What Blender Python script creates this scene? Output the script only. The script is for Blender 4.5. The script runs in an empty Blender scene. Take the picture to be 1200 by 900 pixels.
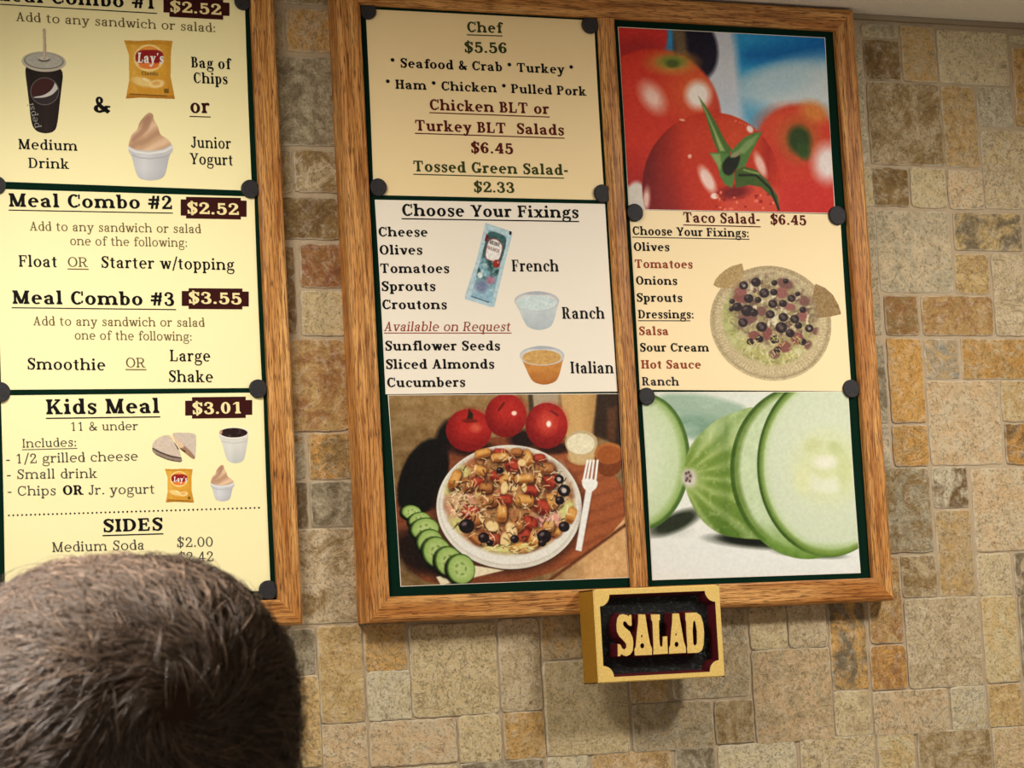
import bpy, bmesh, math, random
import numpy as np
from mathutils import Matrix, Vector
from mathutils.geometry import tessellate_polygon

random.seed(4)
RNG = np.random.default_rng(11)
S = bpy.context.scene
COL = S.collection

# ------------------------------------------------------------------ camera
# wall face = plane y=0, room on the -y side, metres
FOC = 3242.26                      # focal length in pixels of a 1200 px wide frame
CAM = np.array([0.0, -2.70933, 1.6])
yaw, pit, rol = math.radians(24.518), math.radians(6.298), math.radians(-3.159)
fwd = np.array([math.sin(yaw)*math.cos(pit), math.cos(yaw)*math.cos(pit), math.sin(pit)])
r0 = np.array([math.cos(yaw), -math.sin(yaw), 0.0]); u0 = np.cross(r0, fwd)
rgt = math.cos(rol)*r0 + math.sin(rol)*u0
upv = -math.sin(rol)*r0 + math.cos(rol)*u0
cd = bpy.data.cameras.new('camera'); cam = bpy.data.objects.new('camera', cd); COL.objects.link(cam)
cd.sensor_width = 36; cd.lens = 36*FOC/1200; cd.clip_start = 0.05; cd.clip_end = 50
M = Matrix.Identity(4)
for i, a in enumerate((rgt, upv, -fwd)):
    for k in range(3): M[k][i] = a[k]
for k in range(3): M[k][3] = CAM[k]
cam.matrix_world = M
S.camera = cam
cd.dof.use_dof = True; cd.dof.focus_distance = 2.9; cd.dof.aperture_fstop = 30

# ------------------------------------------------------------------ light
S.view_settings.view_transform = 'Standard'; S.view_settings.look = 'None'
S.view_settings.gamma = 1.0; S.view_settings.use_curve_mapping = False
S.view_settings.exposure = 0.06
# ambient fill, brighter from the left, added to light hair, ceiling and wall
W = bpy.data.worlds.new('room_ambience'); S.world = W; W.use_nodes = True
wn = W.node_tree.nodes; bgn = wn['Background']; wt = wn.new('ShaderNodeTexCoord'); wsx = wn.new('ShaderNodeSeparateXYZ'); wr = wn.new('ShaderNodeMapRange')
W.node_tree.links.new(wt.outputs['Generated'], wsx.inputs[0]); W.node_tree.links.new(wsx.outputs['X'], wr.inputs['Value'])
for k, v in zip(('From Min', 'From Max', 'To Min', 'To Max'), (-1.0, -0.1, 0.85, 0.12)): wr.inputs[k].default_value = v
bgn.inputs['Color'].default_value = (1.0, 0.95, 0.87, 1); W.node_tree.links.new(wr.outputs[0], bgn.inputs['Strength'])

def spot(name, loc, target, energy, size=115, blend=1.0, radius=0.05, color=(1.0, 0.955, 0.88)):
    l = bpy.data.lights.new(name, 'SPOT'); l.energy = energy; l.spot_size = math.radians(size); l.spot_blend = blend
    l.shadow_soft_size = radius; l.color = color
    o = bpy.data.objects.new(name, l); COL.objects.link(o); o.location = loc
    o.rotation_euler = (Vector(target)-Vector(loc)).to_track_quat('-Z', 'Y').to_euler()
    return o
spot('ceiling_spot_near_meal_board', (0.58, -0.62, 2.325), (0.97, -0.08, 1.42), 37, 130, radius=.14)
spot('ceiling_spot_right', (1.90, -0.85, 2.325), (1.65, -0.05, 1.30), 47, 118, radius=.10)
spot('added_hair_spot', (-0.26, -1.16, 2.325), (0.30, -1.20, 1.4), 225, 80, radius=.10)  # unseen spot, added to light the hair from the upper left

# ------------------------------------------------------------------ helpers
def at(x, y, Y=0.0):
    """point on the plane y=Y that the photograph shows at pixel (x, y)"""
    d = (x-600)*rgt/FOC - (y-450)*upv/FOC + fwd
    t = (Y-CAM[1])/d[1]
    return CAM + d*t

def lin(c):
    c = np.asarray(c, float)
    if c.max() > 1.001: c = c/255.0
    return np.where(c <= 0.04045, c/12.92, ((c+0.055)/1.055)**2.4)

def mesh(name, verts, faces, mats=None, parent=None, midx=None, uv=None, col=None, smooth=False):
    me = bpy.data.meshes.new(name); me.from_pydata([tuple(map(float, v)) for v in verts], [], [tuple(f) for f in faces])
    for m in (mats if isinstance(mats, (list, tuple)) else [mats] if mats else []): me.materials.append(m)
    if midx is not None: me.polygons.foreach_set('material_index', np.asarray(midx, np.int32))
    if smooth: me.polygons.foreach_set('use_smooth', np.ones(len(me.polygons), bool))
    if uv is not None:
        l = me.uv_layers.new(name='UVMap'); vi = np.zeros(len(me.loops), np.int32); me.loops.foreach_get('vertex_index', vi)
        l.data.foreach_set('uv', np.asarray(uv, np.float32)[vi].ravel())
    for k, c in (col or {}).items():
        a = me.color_attributes.new(k, 'FLOAT_COLOR', 'POINT'); c = np.asarray(c, np.float32)
        if c.shape[1] == 3: c = np.c_[c, np.ones(len(c), np.float32)]
        a.data.foreach_set('color', c.ravel())
    me.update()
    o = bpy.data.objects.new(name, me); COL.objects.link(o)
    if parent is not None: o.parent = parent
    return o

def big_mesh(name, V, F, mat, parent=None, col=None, smooth=True):
    """fast mesh from arrays; F (n,3) or (n,4)"""
    me = bpy.data.meshes.new(name); n, k = F.shape
    me.vertices.add(len(V)); me.vertices.foreach_set('co', np.asarray(V, np.float32).ravel())
    me.loops.add(n*k); me.loops.foreach_set('vertex_index', F.astype(np.int32).ravel())
    me.polygons.add(n); me.polygons.foreach_set('loop_start', np.arange(0, n*k, k, dtype=np.int32))
    me.polygons.foreach_set('loop_total', np.full(n, k, np.int32))
    if smooth: me.polygons.foreach_set('use_smooth', np.ones(n, bool))
    me.materials.append(mat)
    if col is not None:
        a = me.color_attributes.new('col', 'FLOAT_COLOR', 'POINT')
        a.data.foreach_set('color', np.c_[col, np.ones(len(V))].astype(np.float32).ravel())
    me.update(calc_edges=True); me.validate()
    o = bpy.data.objects.new(name, me); COL.objects.link(o)
    if parent is not None: o.parent = parent
    return o

def tag(o, label=None, cat=None, group=None, kind=None):
    if label: o['label'] = label
    if cat: o['category'] = cat
    if group: o['group'] = group
    if kind: o['kind'] = kind
    return o

def empty(name, loc=(0, 0, 0)):
    o = bpy.data.objects.new(name, None); COL.objects.link(o); o.location = loc; o.empty_display_size = 0.02
    return o

def material(name, color=(0.5, 0.5, 0.5), rough=0.6, spec=0.3):
    m = bpy.data.materials.new(name); m.use_nodes = True
    b = m.node_tree.nodes['Principled BSDF']
    b.inputs['Base Color'].default_value = (*lin(color), 1); b.inputs['Roughness'].default_value = rough
    b.inputs['Specular IOR Level'].default_value = spec
    return m
def nd(m, kind, **kw):
    n = m.node_tree.nodes.new(kind)
    for k, v in kw.items():
        if k in n.inputs: n.inputs[k].default_value = v
        else: setattr(n, k, v)
    return n
def ln(m, a, b): m.node_tree.links.new(a, b)
def mixc(m, fac, a, b, mode='MIX'):
    n = m.node_tree.nodes.new('ShaderNodeMix'); n.data_type = 'RGBA'; n.blend_type = mode
    for s, v in ((n.inputs[0], fac), (n.inputs[6], a), (n.inputs[7], b)):
        if hasattr(v, 'is_linked'): ln(m, v, s)
        else: s.default_value = v if not isinstance(v, tuple) or len(v) == 4 else (*v, 1)
    return n.outputs[2]
def ramp(m, src, stops):
    n = m.node_tree.nodes.new('ShaderNodeValToRGB'); e = n.color_ramp.elements
    while len(e) < len(stops): e.new(0.5)
    for q, (p, c) in zip(e, stops): q.position = p; q.color = (c, c, c, 1) if not isinstance(c, tuple) else (*c, 1)
    ln(m, src, n.inputs[0]); return n.outputs[0]
def mapping(m, src, scale):
    n = m.node_tree.nodes.new('ShaderNodeMapping'); n.inputs['Scale'].default_value = scale; ln(m, src, n.inputs[0]); return n.outputs[0]
def bump(m, h, strength=0.4, dist=0.001):
    n = nd(m, 'ShaderNodeBump'); n.inputs['Strength'].default_value = strength; n.inputs['Distance'].default_value = dist
    ln(m, h, n.inputs['Height']); ln(m, n.outputs[0], m.node_tree.nodes['Principled BSDF'].inputs['Normal'])
def bsdf(m): return m.node_tree.nodes['Principled BSDF']

# ------------------------------------------------------------------ materials
def stone_material():
    m = material('tumbled_travertine', rough=0.62, spec=0.28)
    tc = nd(m, 'ShaderNodeTexCoord').outputs['Object']
    a = nd(m, 'ShaderNodeVertexColor', layer_name='base').outputs[0]
    b = nd(m, 'ShaderNodeVertexColor', layer_name='second').outputs[0]
    off = nd(m, 'ShaderNodeVertexColor', layer_name='seed').outputs[0]
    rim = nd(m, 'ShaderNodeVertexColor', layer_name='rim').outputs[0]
    add = nd(m, 'ShaderNodeVectorMath', operation='MULTIPLY_ADD'); ln(m, off, add.inputs[0]); add.inputs[1].default_value = (9, 9, 9); ln(m, tc, add.inputs[2])
    p = add.outputs[0]
    n1 = nd(m, 'ShaderNodeTexNoise', Scale=24.0, Detail=7.0, Roughness=0.66, Distortion=2.0); ln(m, p, n1.inputs['Vector'])
    n2 = nd(m, 'ShaderNodeTexNoise', Scale=95.0, Detail=8.0, Roughness=0.80, Distortion=0.45); ln(m, p, n2.inputs['Vector'])
    n3 = nd(m, 'ShaderNodeTexNoise', Scale=330.0, Detail=4.0, Roughness=0.7); ln(m, p, n3.inputs['Vector'])
    n4 = nd(m, 'ShaderNodeTexNoise', Scale=26.0, Detail=6.0, Roughness=0.62, Distortion=3.0); ln(m, p, n4.inputs['Vector'])
    c = mixc(m, ramp(m, n1.outputs['Fac'], [(0.42, 0.0), (0.60, 1.0)]), a, b)
    c = mixc(m, ramp(m, n2.outputs['Fac'], [(0.33, 0.7), (0.41, 0.22), (0.48, 0.0)]), c, (0.13, 0.085, 0.046))
    c = mixc(m, ramp(m, n2.outputs['Fac'], [(0.50, 0.0), (0.60, 0.35), (0.72, 0.7)]), c, (0.84, 0.74, 0.56))
    c = mixc(m, ramp(m, n3.outputs['Fac'], [(0.38, 0.55), (0.46, 0.0)]), c, (0.14, 0.095, 0.055))
    vs = nd(m, 'ShaderNodeSeparateColor'); ln(m, off, vs.inputs[0]); vm = nd(m, 'ShaderNodeMath', operation='MULTIPLY'); ln(m, vs.outputs[0], vm.inputs[0]); ln(m, ramp(m, n4.outputs['Fac'], [(0.472, 0.0), (0.492, 0.75), (0.512, 0.0)]), vm.inputs[1])
    c = mixc(m, vm.outputs[0], c, (0.12, 0.08, 0.045))
    c = mixc(m, rim, c, (0.80, 0.71, 0.54))  # pale edges: wear, plus light caught on the bevels painted into the colour
    ln(m, c, bsdf(m).inputs['Base Color'])
    mx = nd(m, 'ShaderNodeMath', operation='MULTIPLY_ADD'); ln(m, n2.outputs['Fac'], mx.inputs[0]); mx.inputs[1].default_value = 1.0; ln(m, n4.outputs['Fac'], mx.inputs[2])
    bump(m, mx.outputs[0], 0.85, 0.0055)
    return m
def grout_material():
    m = material('sanded_grout', rough=0.9, spec=0.1)
    tc = nd(m, 'ShaderNodeTexCoord').outputs['Object']
    n = nd(m, 'ShaderNodeTexNoise', Scale=300.0, Detail=4.0); ln(m, tc, n.inputs['Vector'])
    n1 = nd(m, 'ShaderNodeTexNoise', Scale=9.0, Detail=3.0); ln(m, tc, n1.inputs['Vector'])
    c = mixc(m, n.outputs['Fac'], tuple(lin((162, 142, 116))), tuple(lin((194, 174, 144))))
    c = mixc(m, ramp(m, n1.outputs['Fac'], [(0.4, 0.0), (0.65, 0.35)]), c, tuple(lin((190, 170, 140))))
    ln(m, c, bsdf(m).inputs['Base Color']); bump(m, n.outputs['Fac'], 0.3, 0.001)
    return m
def oak_material():
    m = material('golden_oak', rough=0.45, spec=0.22)
    uv = nd(m, 'ShaderNodeUVMap').outputs[0]
    w = nd(m, 'ShaderNodeTexNoise', Scale=1.0, Detail=3.0, Roughness=0.5, Distortion=0.3); ln(m, mapping(m, uv, (5, 60, 1)), w.inputs['Vector'])
    f = nd(m, 'ShaderNodeTexNoise', Scale=1.0, Detail=4.0, Roughness=0.6); ln(m, mapping(m, uv, (22, 420, 1)), f.inputs['Vector'])
    q = nd(m, 'ShaderNodeTexNoise', Scale=1.0, Detail=2.0, Roughness=0.5); ln(m, mapping(m, uv, (60, 1100, 1)), q.inputs['Vector'])
    g = nd(m, 'ShaderNodeTexNoise', Scale=1.0, Detail=2.0, Distortion=0.6); ln(m, mapping(m, uv, (3.2, 120, 1)), g.inputs['Vector'])
    c = mixc(m, ramp(m, w.outputs['Fac'], [(0.35, 0.0), (0.66, 1.0)]), tuple(lin((182, 118, 56))), tuple(lin((222, 166, 98))))
    c = mixc(m, ramp(m, f.outputs['Fac'], [(0.38, 0.8), (0.50, 0.0)]), c, tuple(lin((122, 68, 26))))
    c = mixc(m, ramp(m, g.outputs['Fac'], [(0.45, 0.0), (0.49, 0.6), (0.53, 0.0)]), c, tuple(lin((110, 58, 20))))
    c = mixc(m, ramp(m, q.outputs['Fac'], [(0.36, 0.85), (0.44, 0.0)]), c, tuple(lin((72, 36, 12))))
    ln(m, c, bsdf(m).inputs['Base Color']); bump(m, f.outputs['Fac'], 0.25, 0.0006)
    return m
def paper(name, c, rough=0.45):
    m = material(name, c, rough, 0.15)
    tc = nd(m, 'ShaderNodeTexCoord').outputs['Object']
    n = nd(m, 'ShaderNodeTexNoise', Scale=9.0, Detail=2.0); ln(m, tc, n.inputs['Vector'])
    c0 = tuple(lin(c)); ln(m, mixc(m, n.outputs['Fac'], c0, tuple(np.minimum(1, np.array(c0)*1.06))), bsdf(m).inputs['Base Color'])
    return m
def attr_material(name, rough=0.5, spec=0.12):
    m = material(name, rough=rough, spec=spec)
    ln(m, nd(m, 'ShaderNodeVertexColor', layer_name='col').outputs[0], bsdf(m).inputs['Base Color']); return m
def speckle(name, c, c2, scale=900, rough=0.5, spec=0.4, bs=0.3, bd=0.0006):
    m = material(name, c, rough, spec); tc = nd(m, 'ShaderNodeTexCoord').outputs['Object']
    n = nd(m, 'ShaderNodeTexNoise', Scale=scale, Detail=4.0, Roughness=0.6); ln(m, tc, n.inputs['Vector'])
    ln(m, mixc(m, ramp(m, n.outputs['Fac'], [(0.4, 0.0), (0.65, 1.0)]), tuple(lin(c)), tuple(lin(c2))), bsdf(m).inputs['Base Color'])
    bump(m, n.outputs['Fac'], bs, bd); return m

MAT = dict(
    stone=stone_material(), grout=grout_material(), oak=oak_material(),
    felt=speckle('dark_green_felt', (6, 30, 20), (14, 44, 31), 1500, 0.95, 0.05),
    magnet=speckle('black_magnet_vinyl', (38, 36, 38), (54, 51, 52), 700, 0.6, 0.25),
    yellow=paper('pale_yellow_paper', (250, 238, 184)), beige=paper('beige_paper', (249, 225, 178)),
    ivory=paper('ivory_paper', (241, 231, 214)), cream=paper('tan_paper', (246, 221, 170)),
    print=attr_material('printed_photograph', 0.5, 0.12),
    ceil=speckle('painted_ceiling', (226, 220, 206), (234, 228, 214), 240, 0.95, 0.1, 0.5, 0.0015),
    gold=speckle('gold_sign_paint', (222, 184, 98), (236, 204, 124), 500, 0.5, 0.25),
    ochre=speckle('ochre_sign_edge', (150, 106, 28), (160, 116, 36), 400, 0.6, 0.2),
    maroon=speckle('maroon_sign_paint', (74, 14, 20), (88, 20, 26), 500, 0.5, 0.3),
)
def ink(name, c): return material(name+'_ink', c, 0.6, 0.08)
INK = dict(black=ink('black', (20, 18, 18)), brown=ink('brown', (104, 88, 52)), green=ink('green', (58, 66, 30)), red=ink('dark_red', (92, 26, 22)),
           rust=ink('rust', (150, 66, 42)), plum=ink('plum', (58, 20, 18)), navy=ink('navy', (44, 40, 50)), cream=ink('cream', (246, 226, 166)),
           grey=ink('grey', (70, 66, 58)), white=ink('white', (246, 240, 232)), silver=ink('silver', (150, 148, 140)), lilac=ink('lilac', (160, 120, 120)))

# ------------------------------------------------------------------ the setting
ZC = 2.362
def quad_struct(name, pts, mat):
    return tag(mesh(name, pts, [(0, 1, 2, 3)], mat), kind='structure')
tag(quad_struct('ceiling', [(-2.5, 0.04, ZC), (4.5, 0.04, ZC), (4.5, -4.5, ZC), (-2.5, -4.5, ZC)][::-1], MAT['ceil']), 'textured beige painted ceiling above the stone wall', 'ceiling')
tag(quad_struct('floor', [(-2.5, 0.04, 0), (4.5, 0.04, 0), (4.5, -4.5, 0), (-2.5, -4.5, 0)], speckle('beige_floor_tile', (222, 212, 196), (232, 222, 206), 30, 0.6, 0.3)), 'plain beige floor in front of the wall', 'floor')
# thin painted bead that closes the joint of wall and ceiling, right of the board
def box_vf(x0, x1, y0, y1, z0, z1):
    v = [(x, y, z) for x in (x0, x1) for y in (y0, y1) for z in (z0, z1)]
    return v, [(0, 1, 3, 2), (4, 6, 7, 5), (0, 4, 5, 1), (2, 3, 7, 6), (0, 2, 6, 4), (1, 5, 7, 3)]
v, f = box_vf(1.686, 4.4, -0.005, 0.003, 2.3560, 2.3615)
tag(mesh('trim_1', v, f, material('caulk_bead', (150, 134, 112), .9, .1)), 'narrow brownish bead between ceiling and stone wall', 'trim', kind='structure')

TILES = """A1 1007.5 27.5 1051 44
A2 1011 46 1056 94
A3 1055 30 1097.5 96
A4 1097.5 35 1182.5 100
A5 1182.5 41 1232 51
A6 1186 56 1232 148
A7 1015 96 1106 194
A8 1102.5 101 1147.5 196
A9 1144 102 1187 148
Aa 965 50 1013 143
Ab 965 147 1017 191
B1 1010 197 1065 241
B2 1066 197 1109 243
B3 1110 200 1153 245
B4 1149 153 1240 245
B5 1026 247 1118 342
B6 1118 250 1198 293
B7 1201 250 1245 294
B8 1119 298 1160 344
B9 1162 297 1250 393
C1 1037 347 1077 392
C2 1080 347 1165 392
Ca 985 247 1034 392
C3 1040 397 1085 494
C4 1084 398 1124 443
C5 1127 398 1218 443
D1 1086 447 1176 543
D2 1173 447 1220 493
D3 1178 497 1225 543
D4 1046 499 1089 545
Da 995 415 1041 494
Db 998 497 1044 546
D5 1000 549 1093 645
D6 1092 548 1135 593
D7 1139 551 1232 643
E1 1096 598 1143 697
E2 1056 652 1099 698
E3 1145 650 1187 697
E4 1189 648 1232 696
E5 1016 655 1059 752
E6 1060 702 1153 803
E7 1151 699 1197 798
E8 1195 699 1245 798
F1 1020 757 1064 807
F2 1024 812 1114 858
F3 1115 806 1157.5 854
F4 1159 803 1200 850
Fb 1202 800 1245 848
F5 1030 861 1075 908
F6 1077 858 1165 905
F7 1165 854 1255 950
F8 940 866 1028 912
F9 978 810 1023 861
G1 786 716 880 814
G2 878 711 922.5 759
G3 923 709 969 757
G4 881 762 978 866
G5 971 706 1019 807
H1 838 822 884.5 868
H2 843 874 935 920
I1 637 776 738 881
I2 738 775 784 822
I3 741 826 837 876
I4 694 884 789 930
I5 642 886 693 932
I6 792 878 840 925
J1 480 735 585 836
J2 584 727 636 832
J3 634 722 682 770
J4 538 840 588 892
J5 591 836 640 888
J6 540 895 638 940
K1 320 740 370 790
K2 372 735 428 846
K3 427 732 477 786
K4 431 788 483 843
K5 378 850 432 903
K6 434 848 536 892
K7 328 794 378 895
L1 330 -45 380 4
L2 334 10 387 61
La 285 10 331 61
L3 298 66 392 171
L4 344 177 396 225
Lb 299 177 341 226
M1 305 232 398 280
M2 352 287 402 337
Ma 300 290 347 390
M3 353 342 404 393
N1 312 400 408 504
N2 362 509 412 561
Na 310 512 357 560
O1 364 566 415 616
Oa 320 566 361 618
O2 322 622 419 728"""
PAL = dict(a=(196, 172, 128), b=(136, 108, 62), c=(214, 196, 156), d=(184, 132, 52), e=(146, 98, 48), f=(186, 166, 136), g=(158, 146, 122), h=(222, 208, 180),
           i=(106, 78, 40), j=(176, 140, 84), k=(112, 98, 76), l=(196, 164, 124), m=(168, 146, 112), n=(206, 174, 116), o=(212, 160, 80), p=(130, 76, 40), q=(188, 168, 128), r=(132, 128, 120))
# two stone colours per tile
TC = dict(A1='gc', A2='bi', A3='jm', A4='cf', A5='cg', A6='dj', A7='bm', A8='jm', A9='hg', Aa='gh', Ab='gh', B1='bi', B2='ca', B3='fl', B4='fa', B5='gf', B6='nk', B7='be',
          B8='jn', B9='fm', C1='be', C2='je', Ca='gf', C3='do', C4='jr', C5='dj', D1='lf', D2='ja', D3='id', D4='dj', Da='gk', Db='fr', D5='gb', D6='ih', D7='lf',
          E1='jm', E2='bm', E3='fq', E4='fk', E5='je', E6='fm', E7='qn', E8='km', F1='ed', F2='lf', F3='hq', F4='jn', Fb='la', F5='nc', F6='bm', F7='la', F8='fa', F9='qm',
          G1='mg', G2='qm', G3='mf', G4='lm', G5='ko', H1='mb', H2='ch', I1='qa', I2='jl', I3='mg', I4='jl', I5='ch', I6='gk', J1='aq', J2='mf', J3='mj', J4='qa', J5='jo',
          J6='kg', K1='gk', K2='nj', K3='jo', K4='hc', K5='lf', K6='fl', K7='nj', L1='bg', L2='lo', La='gm', L3='gk', L4='bf', Lb='bg', M1='ib', M2='pe', Ma='bi', M3='qa',
          N1='je', N2='bd', Na='bg', O1='kg', Oa='ki', O2='fb')
GX, GZ, OX, OZ = 0.05102, 0.0505, -0.02258, 0.01127
tiles, occ = [], set()
for line in TILES.split('\n'):
    w = line.split(); n = w[0]; x0, y0, x1, y1 = map(float, w[1:])
    a, b = at(x0, y0), at(x1, y1)
    i0, i1 = round((a[0]-.002-OX)/GX), round((b[0]+.002-OX)/GX)
    k0, k1 = round((b[2]-.002-OZ)/GZ), round((a[2]+.002-OZ)/GZ)
    s = [OX+i0*GX+.0013, OX+i1*GX-.0013, OZ+k0*GZ+.0013, OZ+k1*GZ-.0013]
    m_ = [a[0]-.0015, b[0]+.0015, b[2]-.0015, a[2]+.0015]
    if k1 >= 46: s[3] = min(m_[3], 2.352)
    s = [p + max(-.0045, min(.0045, .7*(q-p))) for p, q in zip(s, m_)]
    tiles.append((s, TC.get(n, 'am')))
    for i in range(i0, i1):
        for k in range(k0, max(k1, k0+1)): occ.add((i, k))
        if k1 >= 46: occ.add((i, 46)); occ.add((i, 45)) if n != 'A1' and n != 'A5' else None
I0, I1, K0, K1 = -8, 58, 16, 47
keys = 'abcfgjlmnq'
order = [(i, k) for k in range(K0, K1) for i in range(I0, I1)]
for i, k in order:                                    # the same pattern carries on past the frame
    if (i, k) in occ: continue
    opts = [(2, 2), (2, 1), (1, 2), (1, 1)]; random.shuffle(opts)
    if random.random() < .4: opts.insert(0, (2, 2))
    for a, b in opts:
        cells = [(i+p, k+q) for p in range(a) for q in range(b)]
        if all(c not in occ and c[0] < I1 and c[1] < K1 for c in cells): break
    occ.update(cells)
    s = [OX+i*GX+.0013, OX+(i+a)*GX-.0013, OZ+k*GZ+.0013, min(2.352, OZ+(k+b)*GZ-.0013)]
    if s[3]-s[2] < .008: continue
    tiles.append(([v+random.uniform(-.001, .001) for v in s], random.choice(keys)+random.choice(keys)))

def stone_col(c): q = lin(c)*np.array([1.57, 1.56, 1.44]); q = q*.86+q.mean()*np.array([1.12, 1.02, .78])*.14; return q*min(1, .78/q.max())
TV, TF, TM, cB, cS, cSd, cR = [], [], [], [], [], [], []
def tile_mesh(s, key):
    x0, x1, z0, z1 = s; w, h = x1-x0, z1-z0
    nx, nz = max(4, int(w/.006)), max(3, int(h/.006))
    base = len(TV); loop = []
    for t in range(nx): loop.append((x0+w*t/nx, z0))
    for t in range(nz): loop.append((x1, z0+h*t/nz))
    for t in range(nx): loop.append((x1-w*t/nx, z1))
    for t in range(nz): loop.append((x0, z1-h*t/nz))
    n = len(loop); cx, cz = (x0+x1)/2, (z0+z1)/2
    ph = [random.uniform(0, 6.28) for _ in range(6)]; amp = random.uniform(.0001, .0005)
    rr = random.uniform(.003, .0055); lift = random.uniform(-.0008, .0008)
    def inset(p, d):
        x, z = p; ax, az = w/2-d, h/2-d; dx, dz = x-cx, z-cz
        dx *= ax/(w/2); dz *= az/(h/2)
        r = max(rr-d*.5, .001); ex, ez = ax-r, az-r               # rounded corners
        if abs(dx) > ex and abs(dz) > ez:
            ux, uz = abs(dx)-ex, abs(dz)-ez; q = math.hypot(ux, uz)
            if q > r: dx = math.copysign(ex+ux/q*r, dx); dz = math.copysign(ez+uz/q*r, dz)
        return cx+dx, cz+dz
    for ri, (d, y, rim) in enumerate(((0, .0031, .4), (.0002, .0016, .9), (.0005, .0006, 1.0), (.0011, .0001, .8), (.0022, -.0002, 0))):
        for j, p in enumerate(loop):
            th = 2*math.pi*j/n
            wob = amp*(math.sin(5*th+ph[0])+math.sin(11*th+ph[1])+.8*math.sin(23*th+ph[2]))
            x, z = inset(p, max(0, d+wob))
            TV.append((x, y+lift, z))
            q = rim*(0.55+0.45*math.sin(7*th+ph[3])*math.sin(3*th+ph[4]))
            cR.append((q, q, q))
    for r in range(4):
        for j in range(n):
            a = base+r*n+j; b = base+r*n+(j+1) % n
            TF.append((a, b, b+n, a+n)); TM.append(0)
    TF.append(tuple(base+4*n+j for j in range(n))); TM.append(0)
    c1, c2 = (stone_col(PAL[q]) for q in key); g = random.uniform(.93, 1.07); sd = (random.random(), random.random(), random.random())
    for _ in range(5*n): cB.append(c1*g); cS.append(c2*g); cSd.append(sd)
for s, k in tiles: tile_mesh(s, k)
nt = len(TV)
# grout bed, one slab behind the stones
gv, gf = box_vf(-2.5, 4.5, .0020, .04, 0, ZC)
TV += gv; TF += [tuple(i+nt for i in q) for q in gf]; TM += [1]*6
for L in (cB, cS, cSd, cR): L += [(.3, .3, .3)]*8
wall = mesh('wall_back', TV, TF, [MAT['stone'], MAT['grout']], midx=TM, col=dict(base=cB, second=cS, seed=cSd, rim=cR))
tag(wall, 'tumbled travertine stone wall of mixed tan, ochre and grey tiles', 'wall', kind='structure')

# ------------------------------------------------------------------ menu boards
FD = 0.030                                            # frame depth
def rail(name, parent, p0, along, inward, L, Wd, m0, m1, dep=FD, mat=None):
    """moulded oak strip from p0 running along, its width going inward, depth towards the room"""
    r, r2 = .005, .0022
    prof = [(0, 0.0005), (0, dep-r), (r*.13, dep-r*.5), (r*.5, dep-r*.13), (r, dep), (Wd-r2, dep), (Wd-r2*.3, dep-r2*.3), (Wd, dep-r2), (Wd, 0.0005)]
    V, U = [], []; per = 0; off = random.uniform(0, 5); NS = 2
    for j, (s, d) in enumerate(prof):
        if j: per += math.hypot(s-prof[j-1][0], d-prof[j-1][1])
        for e in (0, 1):
            t = (s*m0 if e == 0 else L-s*m1)
            p = np.array(p0)+np.array(along)*t+np.array(inward)*s+np.array([0, -1, 0])*d
            V.append(p); U.append((t+off, per+off*.37))
    n = len(prof)
    F = [(2*j, 2*j+1, 2*j+3, 2*j+2) for j in range(n-1)] + [tuple(2*j for j in range(n))[::-1], tuple(2*j+1 for j in range(n)), (2*n-2, 2*n-1, 1, 0)]
    o = mesh(name, V, F, mat or MAT['oak'], parent, uv=U)
    bm = bmesh.new(); bm.from_mesh(o.data); bmesh.ops.recalc_face_normals(bm, faces=bm.faces); bm.to_mesh(o.data); bm.free()
    return o
def board(name, x0, x1, z0, z1, wd, label, group, mull=None):
    e = empty(name, ((x0+x1)/2, 0, z0)); tag(e, label, 'menu board', group)
    X, Z = np.array([1., 0, 0]), np.array([0, 0, 1.])
    def child(o): o.matrix_parent_inverse = Matrix.Translation(e.location).inverted(); return o
    child(rail('frame_stile', e, (x0, 0, z0), Z, X, z1-z0, wd, 1, 1)); child(rail('frame_stile', e, (x1, 0, z0), Z, -X, z1-z0, wd, 1, 1))
    child(rail('frame_rail', e, (x0, 0, z1), X, -Z, x1-x0, wd, 1, 1)); child(rail('frame_rail', e, (x0, 0, z0), X, Z, x1-x0, wd, 1, 1))
    if mull: child(rail('mullion', e, (mull[0], 0, z0+wd), Z, X, z1-z0-2*wd, mull[1]-mull[0], 0, 0, FD-.0004))
    v, f = box_vf(x0+wd*.6, x1-wd*.6, -.022, -.0008, z0+wd*.6, z1-wd*.6)
    b = mesh('backing_board', v, f, MAT['felt'], e); b['label'] = 'dark green felt backing'; child(b)
    return e
BX0, BX1, BZ0, BZ1, BW = 1.0436, 1.6828, 1.6768, 2.3596, .0262
board('menu_board', BX0, BX1, BZ0, BZ1, BW, 'wide oak framed menu board split by a middle post, above the salad sign', 'oak menu boards', (1.3527, 1.3722))
LX0 = at(-13, 460, -FD)[0]-BW
board('menu_board', LX0, 0.9735, 1.6785, 2.3596, BW, 'oak framed menu board of yellow meal combo sheets, partly behind the head', 'oak menu boards')

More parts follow.
